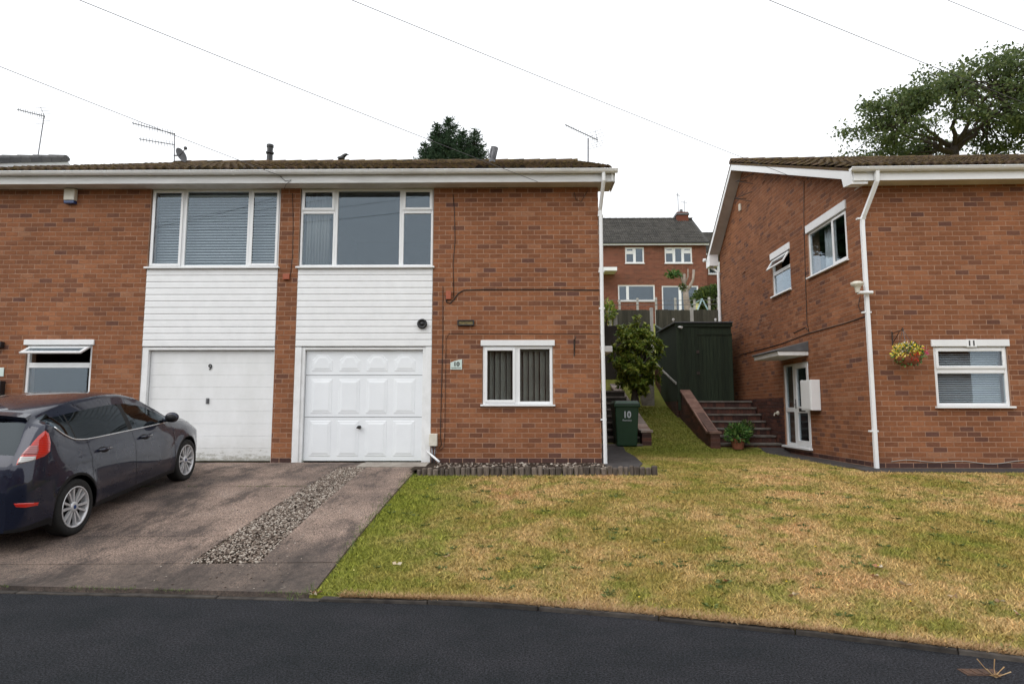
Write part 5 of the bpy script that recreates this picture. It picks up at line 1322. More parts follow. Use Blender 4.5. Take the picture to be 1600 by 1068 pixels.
# lamps shaped on the body surface, seen outlines followed on the bodywork
bv = BVHTree.FromPolygons([Vector(v.co) + BASE[body.name] for v in body.data.vertices], [tuple(p_.vertices) for p_ in body.data.polygons])
def decal(name, poly, m, lift, n=16, parent=None):
    """polygon in photo pixels laid on the bodywork"""
    xs_ = [p_[0] for p_ in poly]; ys_ = [p_[1] for p_ in poly]; q = MB(); idx = {}
    def inp(x, y):
        c_ = False; j = len(poly) - 1
        for i in range(len(poly)):
            if (poly[i][1] > y) != (poly[j][1] > y) and x < (poly[j][0] - poly[i][0]) * (y - poly[i][1]) / (poly[j][1] - poly[i][1]) + poly[i][0]: c_ = not c_
            j = i
        return c_
    # ring construction: scale outline to its centre
    cx, cy = sum(xs_) / len(xs_), sum(ys_) / len(ys_); D = []
    for a, b_ in zip(poly, poly[1:] + poly[:1]):
        for t_ in np.linspace(0, 1, 6)[:-1]: D.append((a[0] + (b_[0] - a[0]) * t_, a[1] + (b_[1] - a[1]) * t_))
    rings = []; okc = 0
    for s_ in (1, .8, .6, .4, .2, .02):
        ring = []
        for (x, y) in D:
            hit = bv.ray_cast(EYE, ray(cx + (x - cx) * s_, cy + (y - cy) * s_))
            if hit[0] is None: ring.append(None)
            else:
                nn = hit[1] if hit[1].dot(hit[0] - EYE) < 0 else -hit[1]; ring.append(hit[0] + nn * (lift if s_ < .99 else -.002))
        rings.append(ring)
    for ring in rings:
        for v in ring: q.v.append(tuple(v) if v else (0, 0, 0))
    L = len(D)
    for k in range(len(rings) - 1):
        for i in range(L):
            ids = [(k, i), (k, (i + 1) % L), (k + 1, (i + 1) % L), (k + 1, i)]
            if all(rings[a][b_] for a, b_ in ids): q.f.append(tuple(a * L + b_ for a, b_ in ids)); q.m.append(0)
    if not q.f: return None
    used = sorted({i for f in q.f for i in f}); mp = {u: i for i, u in enumerate(used)}; q.v = [q.v[u] for u in used]; q.f = [tuple(mp[i] for i in f) for f in q.f]
    return q.build(name, m, parent or car, smooth=True)
tl = decal('tail_light', [(71, 671), (77, 676), (80, 690), (79, 705), (70, 713), (50, 720), (24, 727), (27, 718), (45, 697), (60, 680)], M['redlens'], .010)
if tl:
    decal('indicator_lens', [(46, 695), (60, 694), (61, 703), (58, 711), (31, 712)], M['pinklens'], .014, parent=tl)
    decal('reversing_lens', [(31, 713), (58, 712), (56, 718), (40, 722), (26, 725)], M['clearlens'], .015, parent=tl)
decal('reflector', [(20, 786), (62, 784), (60, 789), (40, 793), (24, 792)], M['redlens'], .006)
tb = MB()
text_o = None

# ------------------------------------------------------------------ wheelie bin
by_ = 15.0
bc = at_y(980.5, 697, by_); bz = h(bc.x, by_) + .02
p0 = at_y(980, 697, by_)
binb = thing('wheelie_bin', (p0.x, by_, p0.z), 'dark green wheelie bin with hand-painted 10', 'bin')
wB, wT, hB = .235, .28, 1.0
zb0 = p0.z
b = MB(); q4 = lambda w_, d0, d1, z: [(p0.x - w_, by_ - d0, z), (p0.x + w_, by_ - d0, z), (p0.x + w_, by_ + d1, z), (p0.x - w_, by_ + d1, z)]
b.add(q4(wB, .0, .48, zb0) + q4(wT, .06, .62, zb0 + .93) , [(0, 3, 2, 1), (0, 1, 5, 4), (1, 2, 6, 5), (2, 3, 7, 6), (3, 0, 4, 7), (4, 5, 6, 7)]); b.build('bin_body', M['green'], binb, bevel=.03)
b = MB(); b.add(q4(wT + .025, .085, .62, zb0 + .90) + q4(wT + .03, .09, .62, zb0 + .97), [(0, 3, 2, 1), (0, 1, 5, 4), (1, 2, 6, 5), (2, 3, 7, 6), (3, 0, 4, 7), (4, 5, 6, 7)]); b.build('bin_rim', M['green'], binb, bevel=.012)
b = MB(); b.add(q4(wT + .03, .10, .66, zb0 + .975) + q4(wT - .02, .03, .60, zb0 + 1.05), [(0, 3, 2, 1), (0, 1, 5, 4), (1, 2, 6, 5), (2, 3, 7, 6), (3, 0, 4, 7), (4, 5, 6, 7)]); b.build('bin_lid', M['green'], binb, bevel=.02)
for sx_ in (-1, 1):
    q = MB(); q.lathe((p0.x + sx_ * .2, by_ + .56, zb0 + .1), (sx_, 0, 0), [(0, .1), (.05, .1), (.05, .0)], 16); q.build('wheel', M['black'], binb)
FBn = Fr((p0.x, by_ - .045, 0), (1, 0, 0), (0, -1, .064))
text_mesh('painted_number', '10', FBn, .0, zb0 + .66, .022, .15, M['chalk'], binb, bold=.006, sx=.9)
text_mesh('painted_street_name', 'Romsley', FBn, .0, zb0 + .58, .018, .045, M['chalk'], binb)

# ------------------------------------------------------------------ things fixed to the houses
def wcable(name, fr, pts, n, r, m, label, cat='cable'):
    P3 = []
    for x, y in pts: u, v = fr.px(x, y, n); P3.append(fr.P(u, v, n))
    b = MB(); b.tube(P3, r, 6); return tag(b.build(name, M[m], base=P3[-1], smooth=True), label, cat)
def wbox_thing(name, fr, x0, y0, x1, y1, n0, n1, m, label, cat, bevel=.008):
    u0, v1 = fr.px(x0, y0, n0); u1, v0 = fr.px(x1, y1, n0); b = MB(); b.box(fr, u0, u1, v0, v1, n0, n1)
    return tag(b.build(name, M[m], base=fr.P((u0 + u1) / 2, v0, n0), bevel=bevel), label, cat)
# alarm box
u0, v1 = fx(106, 297); u1, v0 = fx(121, 320)
al = thing('alarm_box', F10.P((u0 + u1) / 2, v0, 0), 'cream alarm box with blue lower lens under the eaves of number 9', 'alarm')
b = MB(); b.box(F10, u0, u1, v0 + .06, v1, .008, .10); b.build('case', M['cream'], al, bevel=.012)
b = MB(); b.box(F10, u0 + .004, u1 - .004, v0 + .004, v0 + .058, .008, .094); b.build('lens', M['bluelens'], al, bevel=.008)
# vent on the cladding, brick light, plaque, bracket
u, v = fx(660, 506); vt = MB(); vt.lathe(F10.P(u, v, .012), F10.N, [(0, .085), (.02, .09), (.05, .085), (.055, .06), (.03, .055), (.035, .03), (.06, .02), (.06, .0)], 24)
tag(vt.build('flue_vent', M['black'], base=F10.P(u, v, .01), smooth=True), 'round black flue vent on the white cladding of number 10', 'vent')
wl_ = thing('wall_light', F10.P(*fx(728, 509), 0), 'flat black rectangular wall light above the plaque', 'light')
u0, v1 = fx(715, 500); u1, v0 = fx(741, 509)
b = MB(); bars(b, F10, u0, u1, v0, v1, .022, .007, .05); b.build('frame', M['black'], wl_, bevel=.005)
M['brass'] = mat('dull_brass', (.22, .17, .07), (.10, .08, .04), 20, .4, .5, .5); b = MB(); b.box(F10, u0 + .022, u1 - .022, v0 + .022, v1 - .022, .007, .03); b.build('lens', M['brass'], wl_)
u0, v1 = fx(704, 561); u1, v0 = fx(722, 577)
pl = MB(); pl.prism([F10.P(u0, v0, .012), F10.P(u1, v0, .012), F10.P(u1, v1, .012), F10.P(u0 + .7 * (u1 - u0), v1 - .012, .012), F10.P(u0 + .35 * (u1 - u0), v1 - .03, .012), F10.P(u0, v1 - .06, .012)], F10.N * .008)
plo = pl.build('number_plaque', M['plaque'], base=F10.P((u0 + u1) / 2, v0, .01)); tag(plo, 'pale plaque with number 10 and street name on the brick wall', 'house number')
um = (u0 + u1) / 2
text_mesh('numerals', '10', F10, um + .005, v0 + .062, .021, .072, M['black'], plo, bold=.004, sx=1.1); text_mesh('street_name', 'Romsley Drive', F10, um, v0 + .02, .021, .022, M['black'], plo, sx=.92)
def hang_bracket(name, fr, x, y, ylo, lbl, reach=.28):
    u, v = fr.px(x, y); u2, v2 = fr.px(x, ylo); t = MB(); t.tube([fr.P(u, v2, .012), fr.P(u, v, .012)], .010, 6)
    t.tube([fr.P(u, v - .03, .012), fr.P(u, v - .01, reach)], .008, 6); t.tube([fr.P(u, v2 + .06, .012), fr.P(u, (v + v2) / 2, reach * .35), fr.P(u, v - .03, reach * .7)], .007, 6)
    c_ = [fr.P(u, v + .02 * math.sin(a) , reach + .02 * math.cos(a)) for a in np.linspace(-1.5, 3, 9)]; t.tube(c_, .007, 6)
    return tag(t.build(name, M['iron'], base=fr.P(u, v2, 0)), lbl, 'bracket'), fr.P(u, v, reach)
hang_bracket('basket_bracket', F10, 897, 530, 556, 'empty black iron basket bracket on the wall of number 10')
_, hk = hang_bracket('basket_bracket', F11, 1393, 518, 541, 'black iron bracket holding the flower basket on house 11', .33)
# hanging basket
M['petalred'] = leaf_mat('red_petal', (.5, .01, .01), (.65, .02, .015), (.7, .05, .03), .6, .2)
hbk = thing('hanging_basket', hk - Vector((0, 0, .60)), 'hanging basket of yellow, red and pink flowers', 'flower basket')
cb = hk - Vector((0, 0, .44)) + F11.U * .06
b = MB(); b.lathe(cb, (0, 0, -1), [(0, .20), (.06, .19), (.12, .14), (.16, .07), (.17, 0)], 16); b.build('basket', M['terracotta'], hbk, smooth=True)
b = MB()
for a in (0, 2.1, 4.2): b.tube([cb + Vector((.19 * math.cos(a), .19 * math.sin(a), 0)), hk], .004, 4)
b.build('chain', M['steel'], hbk)
def puff(name, c, rad, nleaf, size, m, parent, sc=(1, 1, 1), up=0, surf=.55):
    d = rng.normal(0, 1, (nleaf, 3)); d /= np.linalg.norm(d, axis=1)[:, None]; r_ = rad * (surf + (1 - surf) * rng.random(nleaf))[:, None]
    P3 = np.array(c[:]) + d * r_ * np.array(sc); dd = d + rng.normal(0, .5, (nleaf, 3)) + np.array([0, 0, up])
    V, F = leaf_cloud(P3, dd, size, .4, .5, .1); return fast_mesh(name, V, F, m, parent, 'stuff')
puff('foliage', cb + Vector((0, 0, .03)), .23, 420, .06, M['potleaf'], hbk, (1, 1, .75), -.2)
puff('yellow_flowers', cb + Vector((-.05, -.06, .07)), .23, 330, .04, M['petaly'], hbk, (1.05, 1, .6), .3)
puff('cream_flowers', cb + Vector((-.02, -.03, .13)), .17, 90, .035, M['petalw'], hbk, (1, 1, .5), .4)
puff('pink_flowers', cb + Vector((.2, -.08, .06)), .07, 40, .04, M['petalr'], hbk)
puff('red_flowers', cb + Vector((-.02, -.2, -.03)), .06, 40, .035, M['petalred'], hbk)
# junction boxes and cables
wbox_thing('junction_box', F10, 697, 455, 705, 468, .007, .05, 'orange', 'terracotta junction box where the black cable bends on number 10', 'junction box')
wbox_thing('junction_box', F10, 443, 428, 453, 437, .007, .05, 'orange', 'terracotta junction box on the brick strip between the white bays', 'junction box')
wcable('wall_cable', F10, [(936, 453), (850, 452), (760, 452), (725, 453), (716, 458), (709, 468), (703, 474), (698, 472), (696, 462)], .012, .009, 'cable', 'thick black cable running level across the wall of number 10')
wcable('wall_cable', F10, [(708, 304), (710, 330), (711, 375), (708, 410), (709, 465)], .011, .006, 'cable', 'thin cable dropping from the eaves to the junction box of number 10')
wcable('wall_cable', F10, [(692, 447), (692, 520), (690, 600), (688, 680), (690, 694), (686, 700)], .011, .006, 'cable', 'thin cable down beside the white garage frame to the meter box')
wcable('wall_cable', F10, [(935, 521), (800, 521), (701, 521), (697, 530), (696, 600), (695, 680), (693, 698), (687, 704)], .011, .004, 'bcable', 'thin brown cable over the lower window of number 10')
wcable('wall_cable', F10, [(457, 302), (458, 350), (457, 400), (453, 434), (449, 437)], .011, .005, 'cable', 'thin cable on the brick strip between the white bays')
wcable('wall_cable', F10, [(897, 300), (900, 312), (908, 315), (914, 305), (918, 298)], .011, .005, 'cable', 'short looped cable end under the eaves of number 10')
wcable('wall_cable', F10, [(438, 276), (446, 283), (455, 281), (447, 288), (444, 295)], .34, .005, 'cable', 'tangled cable loop on the gutter board above the brick strip')
# meter box and pipes by garage 10
mb_ = wbox_thing('meter_box', F10, 672, 677, 684, 696, .007, .13, 'cream', 'cream meter box beside the garage frame of number 10', 'meter box')
b = MB(); u, v = fx(676, 696); b.tube([F10.P(u, v, .05), F10.P(u, .66, .05)], .018, 8); u, v = fx(680, 696); b.tube([F10.P(u, v, .06), F10.P(u, .66, .06)], .012, 8); tag(b.build('conduit_pipes', M['steel'], base=F10.P(u, .66, .05), smooth=True), 'grey conduit pipes running down below the cream meter box', 'pipe')
b = MB(); u, v = fx(668, 705, .02); u2, v2 = fx(686, 721, .3); b.tube([F10.P(u, v, .02), F10.P(u2, v2, .3)], .02, 10); tag(b.build('overflow_pipe', M['upvc'], base=F10.P(u, v, 0), smooth=True), 'short white overflow pipe slanting out by the garage of number 10', 'pipe')
# house 9 left edge: lamp, plaque, post box
wbox_thing('wall_lamp', F10, -6, 534, 7, 543, .007, .10, 'black', 'dark wall lamp above the lower window side of number 9', 'lamp')
wbox_thing('name_plate', F10, -8, 574, 6, 588, .007, .02, 'plaque', 'grey house plate on the wall of number 9', 'house number')
wbox_thing('post_box', F10, -10, 595, 7, 620, .007, .12, 'black', 'black post box on the wall of number 9', 'post box')
# house 11 side: meter box, security light, brackets, tap, cables
u0, v1 = s11(1281, 592); u1 = s11(1263, 592)[0]; v0 = s11(1281, 641)[1]
um_ = dr[0] - .04
b = MB(); b.box(S11, um_ - .50, um_, v0, v0 + .62, .007, .20); mt = b.build('meter_cabinet', M['upvc'], base=S11.P(um_ - .25, v0, 0), bevel=.012); tag(mt, 'white meter cabinet beside the side door of house 11', 'meter box')
b = MB(); b.box(S11, um_ - .47, um_ - .03, v0 + .03, v0 + .59, .2, .206); b.build('cabinet_door', M['upvc'], mt, bevel=.004)
lp = at_plane(1340, 455, S11.P(0, 0, .25), S11.N); lt = thing('security_light', lp, 'cream motion-sensor lamp by the corner of house 11', 'light')
b = MB(); b.tube([lp + Vector((0, 0, -.02)), lp - S11.N * .25 + Vector((0, 0, -.02))], .03, 8); b.build('arm', M['upvc'], lt)
b = MB(); b.lathe(lp + Vector((0, 0, -.02)), (0, 0, 1), [(0, .035), (.06, .04), (.10, .055), (.13, .10), (.17, .105), (.19, .06), (.19, 0)], 18); b.build('lamp_head', M['cream'], lt, smooth=True)
wcable('wall_cable', S11, [(1256, 283), (1256, 340), (1258, 420), (1260, 480), (1261, 505), (1264, 518), (1258, 511), (1240, 520)], .012, .007, 'cable', 'dark cable down the gable wall of house 11')
wcable('wall_cable', S11, [(1355, 493), (1320, 505), (1262, 521), (1220, 537), (1180, 548), (1155, 554)], .012, .008, 'cable', 'black cable rising along the side wall of house 11')
wcable('wall_cable', S11, [(1355, 470), (1352, 485), (1345, 486), (1341, 478), (1344, 462)], .012, .005, 'cable', 'looped cable below the security light of house 11')
for yy, xx2 in ((283, 1168), (310, 1166)):
    pu, pv = s11(xx2, yy); b = MB(); b.tube([S11.P(pu, pv, .005), S11.P(pu, pv, .32)], .012, 6); b.tube([S11.P(pu - .5, pv + .02, .005), S11.P(pu, pv, .3)], .010, 6); b.tube([S11.P(pu - .42, pv - .22, .005), S11.P(pu, pv, .3)], .009, 6)
    tag(b.build('cable_bracket', M['iron'], base=S11.P(pu, pv, 0)), ('upper' if yy == 283 else 'lower') + ' black iron cable bracket under the verge of house 11', 'bracket')
b = MB(); pu, pv = s11(1158, 324); b.box(S11, pu - .05, pu + .05, pv - .1, pv + .1, .007, .06); tag(b.build('cable_box', M['cream'], base=S11.P(pu, pv, 0), bevel=.01), 'small white cable box below the brackets on house 11', 'junction box')
for (xx2, yy) in ((1194, 284), (1163, 425)):
    pu, pv = s11(xx2, yy); b = MB(); b.tube([S11.P(pu - .1, pv + .015, .02), S11.P(pu + .1, pv - .01, .02)], .012, 6); tag(b.build('vent_slot', M['mortar'], base=S11.P(pu, pv, 0)), 'pale vent slot ' + ('high on the gable' if yy < 300 else 'below the open window level') + ' of house 11', 'vent')
pu, pv = s11(1216, 645, .02); b = MB(); b.lathe(S11.P(pu, pv, .012), S11.N, [(0, .05), (.03, .05), (.05, .03), (.05, 0)], 12); b.tube([S11.P(pu, pv, .03), S11.P(pu, pv, .10), S11.P(pu, pv - .06, .12)], .014, 6); tag(b.build('garden_tap', M['cream'], base=S11.P(pu, pv, 0)), 'outside tap on the dark brick beside the steps of house 11', 'tap')
b = MB(); P3 = []
for i in range(30): P3.append(F11.P(.2 + i * .12, .74 + .02 * math.sin(i * .8) + .015 * math.sin(i * .37), .015))
b.tube(P3, .006, 5); tag(b.build('wall_cable', M['post'], base=P3[0]), 'pale cable sagging along the plinth of house 11', 'cable')

# ------------------------------------------------------------------ roof furniture
RN = Vector((0, -TAN, 1)).normalized()
RO = F10.P(0, ZE, .38)
def on_roof(x, y): return at_plane(x, y, RO, RN)
p_ = on_roof(421, 257); b = MB(); sc_ = p_.y / FPX
hgt = (257 - 224) * sc_
b.lathe(p_ - Vector((0, 0, .2)), (0, 0, 1), [(0, .085), (.2 + hgt * .45, .085), (.2 + hgt * .5, .075), (.2 + hgt * .55, .11), (.2 + hgt * .62, .115), (.2 + hgt * .68, .08), (.2 + hgt * .85, .085), (.2 + hgt * .88, .10), (.2 + hgt, .10), (.2 + hgt, 0)], 16); tag(b.build('roof_flue', M['black'], base=p_, smooth=False), 'black terminal flue standing on the roof of number 9', 'flue')
p_ = on_roof(768, 257); ax_ = Vector((.22, 0, 1)).normalized(); s_ = p_.y / FPX; t_ = thing('roof_flue', p_, 'tilted grey slotted flue pipe near the conifer', 'flue')
b = MB(); b.lathe(p_ - Vector((0, 0, .2)), Vector((.05, 0, 1)), [(0, .085), (.2 + 8 * s_, .085), (.2 + 8 * s_, 0)], 14); b.build('collar', M['wire'], t_, smooth=True)
b = MB(); b.lathe(p_ + Vector((.0, 0, 6 * s_)), ax_, [(0, .07), (22 * s_, .085), (22.1 * s_, .10), (23 * s_, .10), (24 * s_, 0)], 14)
for a in np.linspace(0, 2 * math.pi, 9)[:-1]:
    e1 = ax_.orthogonal().normalized(); e2 = ax_.cross(e1); o_ = p_ + Vector((0, 0, 6 * s_)) + (e1 * math.cos(a) + e2 * math.sin(a)) * .09; b.tube([o_ + ax_ * .06, o_ + ax_ * (21 * s_)], .014, 5)
b.build('cowl', M['steel'], t_)
def aerial(name, foot, masttop, booms, lbl, dish=None, elements=(), r=.016):
    t = thing(name, foot, lbl, 'aerial'); b = MB(); b.tube([foot, masttop], r, 6); b.build('mast', M['steel'], t)
    for (a, c, n_, L0, L1, refl) in booms:
        a, c = Vector(a), Vector(c); q = MB(); q.tube([a, c], .014, 5); d = (c - a).normalized(); sd = d.cross(Vector((0, 0, 1))).normalized(); vd = sd.cross(d)
        for i in range(n_):
            o_ = a + (c - a) * (i + .5) / n_; L = (L0 + (L1 - L0) * i / n_) * .5; q.tube([o_ - vd * L, o_ + vd * L], .007, 4)
            if not refl: continue
        if refl:
            up_ = sd.cross(d)
            for s2 in (-1, 1):
                for k in (.06, .14, .22): q.tube([c + up_ * s2 * k - d * k * .5 - sd * .22, c + up_ * s2 * k - d * k * .5 + sd * .22], .006, 4)
                q.tube([c, c + up_ * s2 * .24 - d * .12], .007, 4)
        q.build('boom', M['steel'], t)
    return t
def q3(x, y, Y): return at_y(x, y, Y)
Ym = 17.3
aerial('tv_aerial', q3(272, 262, Ym), q3(273, 208, Ym), [(q3(206, 192, Ym - .9), q3(272, 209, Ym), 16, .14, .2, False), (q3(217, 217, Ym - .8), q3(272, 226, Ym), 12, .14, .2, False)], 'double aerial with small dish on the ridge above number 9')
dt = q3(281, 243, Ym - .1); b = MB(); b.lathe(dt, Vector((1, -.25, .3)), [(0, .0), (.015, .10), (.05, .2), (.055, .205), (.03, .10), (.01, .0)], 20); b.tube([dt, dt + Vector((.42, -.5, -.02))], .012, 5); b.ball(dt + Vector((.42, -.5, .0)), .05, 8, 6); b.tube([q3(272, 243, Ym), dt], .02, 6)
tag(b.build('satellite_dish', M['wire'], base=dt, smooth=False), 'small grey satellite dish on the double aerial mast', 'satellite dish')
aerial('tv_aerial', q3(919, 262, 17.0), q3(919, 216, 17.0), [(q3(883, 195, 15.8), q3(934, 219, 17.1), 14, .10, .16, True)], 'single aerial at the ridge end of number 10', r=.022)
aerial('tv_aerial', q3(59, 246, 17.6), q3(69, 181, 17.6), [(q3(27, 171, 16.7), q3(70, 182, 17.6), 12, .1, .16, True)], 'aerial leaning on the grey roof beyond number 9')
aerial('tv_aerial', q3(1060, 335, 47), q3(1059, 301, 47), [(q3(1056, 304, 46), q3(1063, 306, 47), 5, .2, .3, False)], 'left thin aerial on the far chimney', r=.03)
aerial('tv_aerial', q3(1069, 335, 47.2), q3(1069, 313, 47.2), [(q3(1064, 315, 46.4), q3(1074, 317, 47.2), 5, .2, .3, False)], 'shorter thin aerial on the far chimney', r=.03)
# crow on the ridge
cpos = on_roof(534, 256); s_ = cpos.y / FPX
crow = thing('crow', cpos + Vector((0, 0, .05)), 'black crow perched on the roof tiles', 'bird')
cc = at_y(535, 246, cpos.y); b = MB()
b.tube([cc + Vector((-.16, 0, -.14)), cc + Vector((-.10, 0, -.07)), cc + Vector((-.03, 0, -.01)), cc + Vector((.05, 0, .05)), cc + Vector((.09, 0, .085)), cc + Vector((.125, 0, .09)), cc + Vector((.16, 0, .085)), cc + Vector((.205, 0, .075))], [.012, .032, .062, .06, .045, .04, .018, .004], 10)
b.build('body', M['black'], crow, smooth=True)
for sx_ in (-1, 1):
    q = MB(); q.tube([cc + Vector((0, sx_ * .025, -.05)), cc + Vector((.01, sx_ * .028, -.11)), Vector((cc.x + .005, cc.y + sx_ * .03, cpos.z + .03))], .006, 5); q.build('leg', M['black'], crow)
    q = MB(); q.ball(cc + Vector((-.04, sx_ * .045, -.02)), .1, 10, 8, sc=(1.1, .22, .45)); q.build('wing', M['black'], crow, smooth=True)
# overhead service cables from a pole down the road
PT = Vector((-16, -1.1, 8.3))
def sag(a, c, s=.25): return [a + (c - a) * t - Vector((0, 0, 4 * s * t * (1 - t))) for t in np.linspace(0, 1, 25)]
def thru(x1, y1, x2, y2, end): return end
ends = [(F10.P(*fx(441, 276, .34), .34), 'service cable reaching the gutter of number 9'), (F10.P(*fx(840, 284, .34), .34), 'service cable crossing the roof to number 10'), (S11.P(*s11(1256, 283), .01), 'service cable ending on the gable of house 11'), (at_y(1700, 200, 12), 'service cable passing high over house 11 toward the oak'), (at_y(1800, 128, 13), 'service cable crossing above the oak at the roadside')]
pole = thing('telegraph_pole', (PT.x, PT.y, 0), 'timber telegraph pole down the road carrying the house cables', 'pole')
b = MB(); b.tube([(PT.x, PT.y, -.3), (PT.x, PT.y, 8.5)], .14, 10, r1=.10); b.build('shaft', M['bark'], pole)
b = MB(); b.lathe((PT.x, PT.y, 8.2), (0, 0, 1), [(0, .1), (0, .16), (.12, .16), (.12, .1)], 12); b.build('ring', M['iron'], pole)
for e_, lb in ends:
    b = MB(); b.tube(sag(PT, e_, .18), .0048, 5); tag(b.build('overhead_cable', M['wire'], base=e_), lb, 'cable')
# ------------------------------------------------------------------ log roll edging and planting bed in front of number 10
p0_, p1_ = ground(655, 739), ground(1027, 739)
log = thing('log_edging', p0_, 'weathered grey log-roll edging in front of number 10', 'edging')
x = p0_.x + .03; i = 0
while x < p1_.x:
    r_ = random.uniform(.036, .05); y = 10.05 + .015 * math.sin(x * 2.3) + (0.05 * (x - 2.2) if x > 2.2 else 0); hz = h(x, y); top_ = hz + random.uniform(.115, .155) + (-.03 if x < p0_.x + .5 else 0)
    q = MB(); lx = random.uniform(-.012, .012)
    q.lathe((x, y, hz - .05), Vector((lx, random.uniform(-.05, .05), 1)), [(0, r_), (top_ - hz + .03, r_), (top_ - hz + .046, r_ * .7), (top_ - hz + .05, 0)], 9); q.build('log', M['log'], log); x += r_ * 2 + .002; i += 1
bed = MB(); bed.add([(X10M + 2.35, 10.12, .67), (X10R, 10.12, .67), (X10R, 11.24, .69), (X10M + 2.35, 11.24, .69)], [(0, 1, 2, 3)]); tag(bed.build('flower_bed', M['soil'], base=(0, 0, 0)), kind='structure')
pts = []; sz = []
for i in range(260): pts.append((random.uniform(p0_.x + .2, X10R), random.uniform(10.15, 11.2), .69)); sz.append(random.uniform(.01, .03))
scatter_mesh('bed_stones', M['pebble'], pts, sz, label='loose stones in the bed behind the log edging', cat='stones')

# ------------------------------------------------------------------ foliage
def tree_skeleton(b, start, end, r0, r1, wob, n=6):
    pts = []; s, e = Vector(start), Vector(end); L = (e - s).length
    for i in range(n + 1):
        t = i / n; k = math.sin(t * math.pi) * wob * L; pts.append(s + (e - s) * t + Vector((random.uniform(-k, k), random.uniform(-k, k), random.uniform(-k, k) * .5 + .10 * L * t * (1 - t))))
    b.tube(pts, [r0 + (r1 - r0) * (i / n) for i in range(n + 1)], 7); return pts
def oak(base, fork, cen, rad, nclump, leaves, lsize, label):
    t = thing('oak_tree', base, label, 'tree'); b = MB(); tree_skeleton(b, base, fork, .36, .2, .015)
    limbs = []
    for k in range(9):
        a = 2 * math.pi * k / 9 + random.uniform(-.3, .3); el = random.uniform(.15, 1.1)
        e = cen + Vector((rad[0] * .62 * math.cos(a) * math.cos(el), rad[1] * .62 * math.sin(a) * math.cos(el), rad[2] * .62 * math.sin(el) - .3))
        limbs.append(tree_skeleton(b, Vector(fork) - Vector((0, 0, random.uniform(0, .8))), e, .13, .045, .07, 8))
    pts = [p for l_ in limbs for p in l_[2:]]; P3 = []; D3 = []
    for c in range(nclump):
        while True:
            d = Vector((random.gauss(0, 1), random.gauss(0, 1), random.gauss(0, 1))).normalized(); rr = random.uniform(.5, 1.0) ** .6
            if d.z > -.55: break
        lump = 1 + .10 * math.sin(d.x * 5 + 1) + .08 * math.sin(d.y * 6 + d.z * 5)
        ce = cen + Vector((d.x * rad[0], d.y * rad[1], d.z * rad[2])) * rr * lump
        near = min(pts, key=lambda q_: (q_ - ce).length); tree_skeleton(b, near, ce, .05, .012, .1, 4)
        m_ = int(leaves * random.uniform(.6, 1.3)); sp = random.uniform(.3, .6)
        g_ = np.clip(rng.normal(0, 1, (m_, 3)), -1.5, 1.5) * np.array([sp, sp, sp * .38]); P3.append(np.array(ce[:]) + g_); D3.append(rng.normal(0, 1, (m_, 3)) + np.array([0, 0, -.2]))
    b.build('trunk', M['bark'], t, smooth=True, fix=False)
    V, F = leaf_cloud(np.concatenate(P3), np.concatenate(D3), lsize, .4, .62, .12); fast_mesh('crown', V, F, M['oak'], t)
OY = 32.0
oc = at_y(1497, 198, OY); ofk = at_y(1488, 198, OY); 
oak(Vector((ofk.x + .2, OY, h(ofk.x, OY) - .2)), ofk - Vector((0, 0, .9)), oc + Vector((0, 0, .1)), (4.9, 4.4, 2.9), 260, 100, .17, 'broad oak tree standing behind house 11')
def conifer(base, top, rad, label):
    t = thing('conifer_tree', base, label, 'tree'); b = MB(); tops = [(top, .95), (at_y(684, 197, 31), .7), (at_y(742, 206, 30.6), .75), (at_y(722, 208, 30.2), .7), (at_y(664, 228, 30.4), .75)]
    P3 = []; D3 = []
    for tp, sc_ in tops:
        bs = Vector((tp.x * .4 + base.x * .6, tp.y * .4 + base.y * .6, base.z)); b.tube([bs, tp], .2, 7, r1=.015)
        z = 0
        while z < 6.5:
            n_ = int(10 + z * 5); rr = rad * sc_ * min(1, (z + .12) / 4.2) ** .8
            for k in range(n_):
                a = random.uniform(0, 6.28); L = rr * random.uniform(.45, 1.35); o_ = tp - Vector((0, 0, z + random.uniform(-.1, .1))); tip = o_ + Vector((math.cos(a) * L, math.sin(a) * L, L * random.uniform(.05, .45)))
                if L > .3: b.tube([o_, (o_ + tip) / 2 - Vector((0, 0, .05)), tip], .014, 4, r1=.004)
                m_ = int(8 + 42 * L); ts = rng.random(m_) ** .75; q_ = np.array(o_[:]) + np.outer(ts, np.array((tip - o_)[:])) + rng.normal(0, .06, (m_, 3)) * np.array([1, 1, .7]); P3.append(q_); D3.append(np.array([math.cos(a), math.sin(a), .35]) + rng.normal(0, .55, (m_, 3)))
            z += .17 + z * .012
    b.build('trunk', M['bark'], t, fix=False)
    V, F = leaf_cloud(np.concatenate(P3), np.concatenate(D3), .15, .5, .24, .1); fast_mesh('crown', V, F, M['conifer'], t)
ct = at_y(703, 187, 31); conifer(Vector((ct.x, 31, h(ct.x, 31) - .2)), ct, 1.75, 'dark conifer rising behind the roof of number 10')
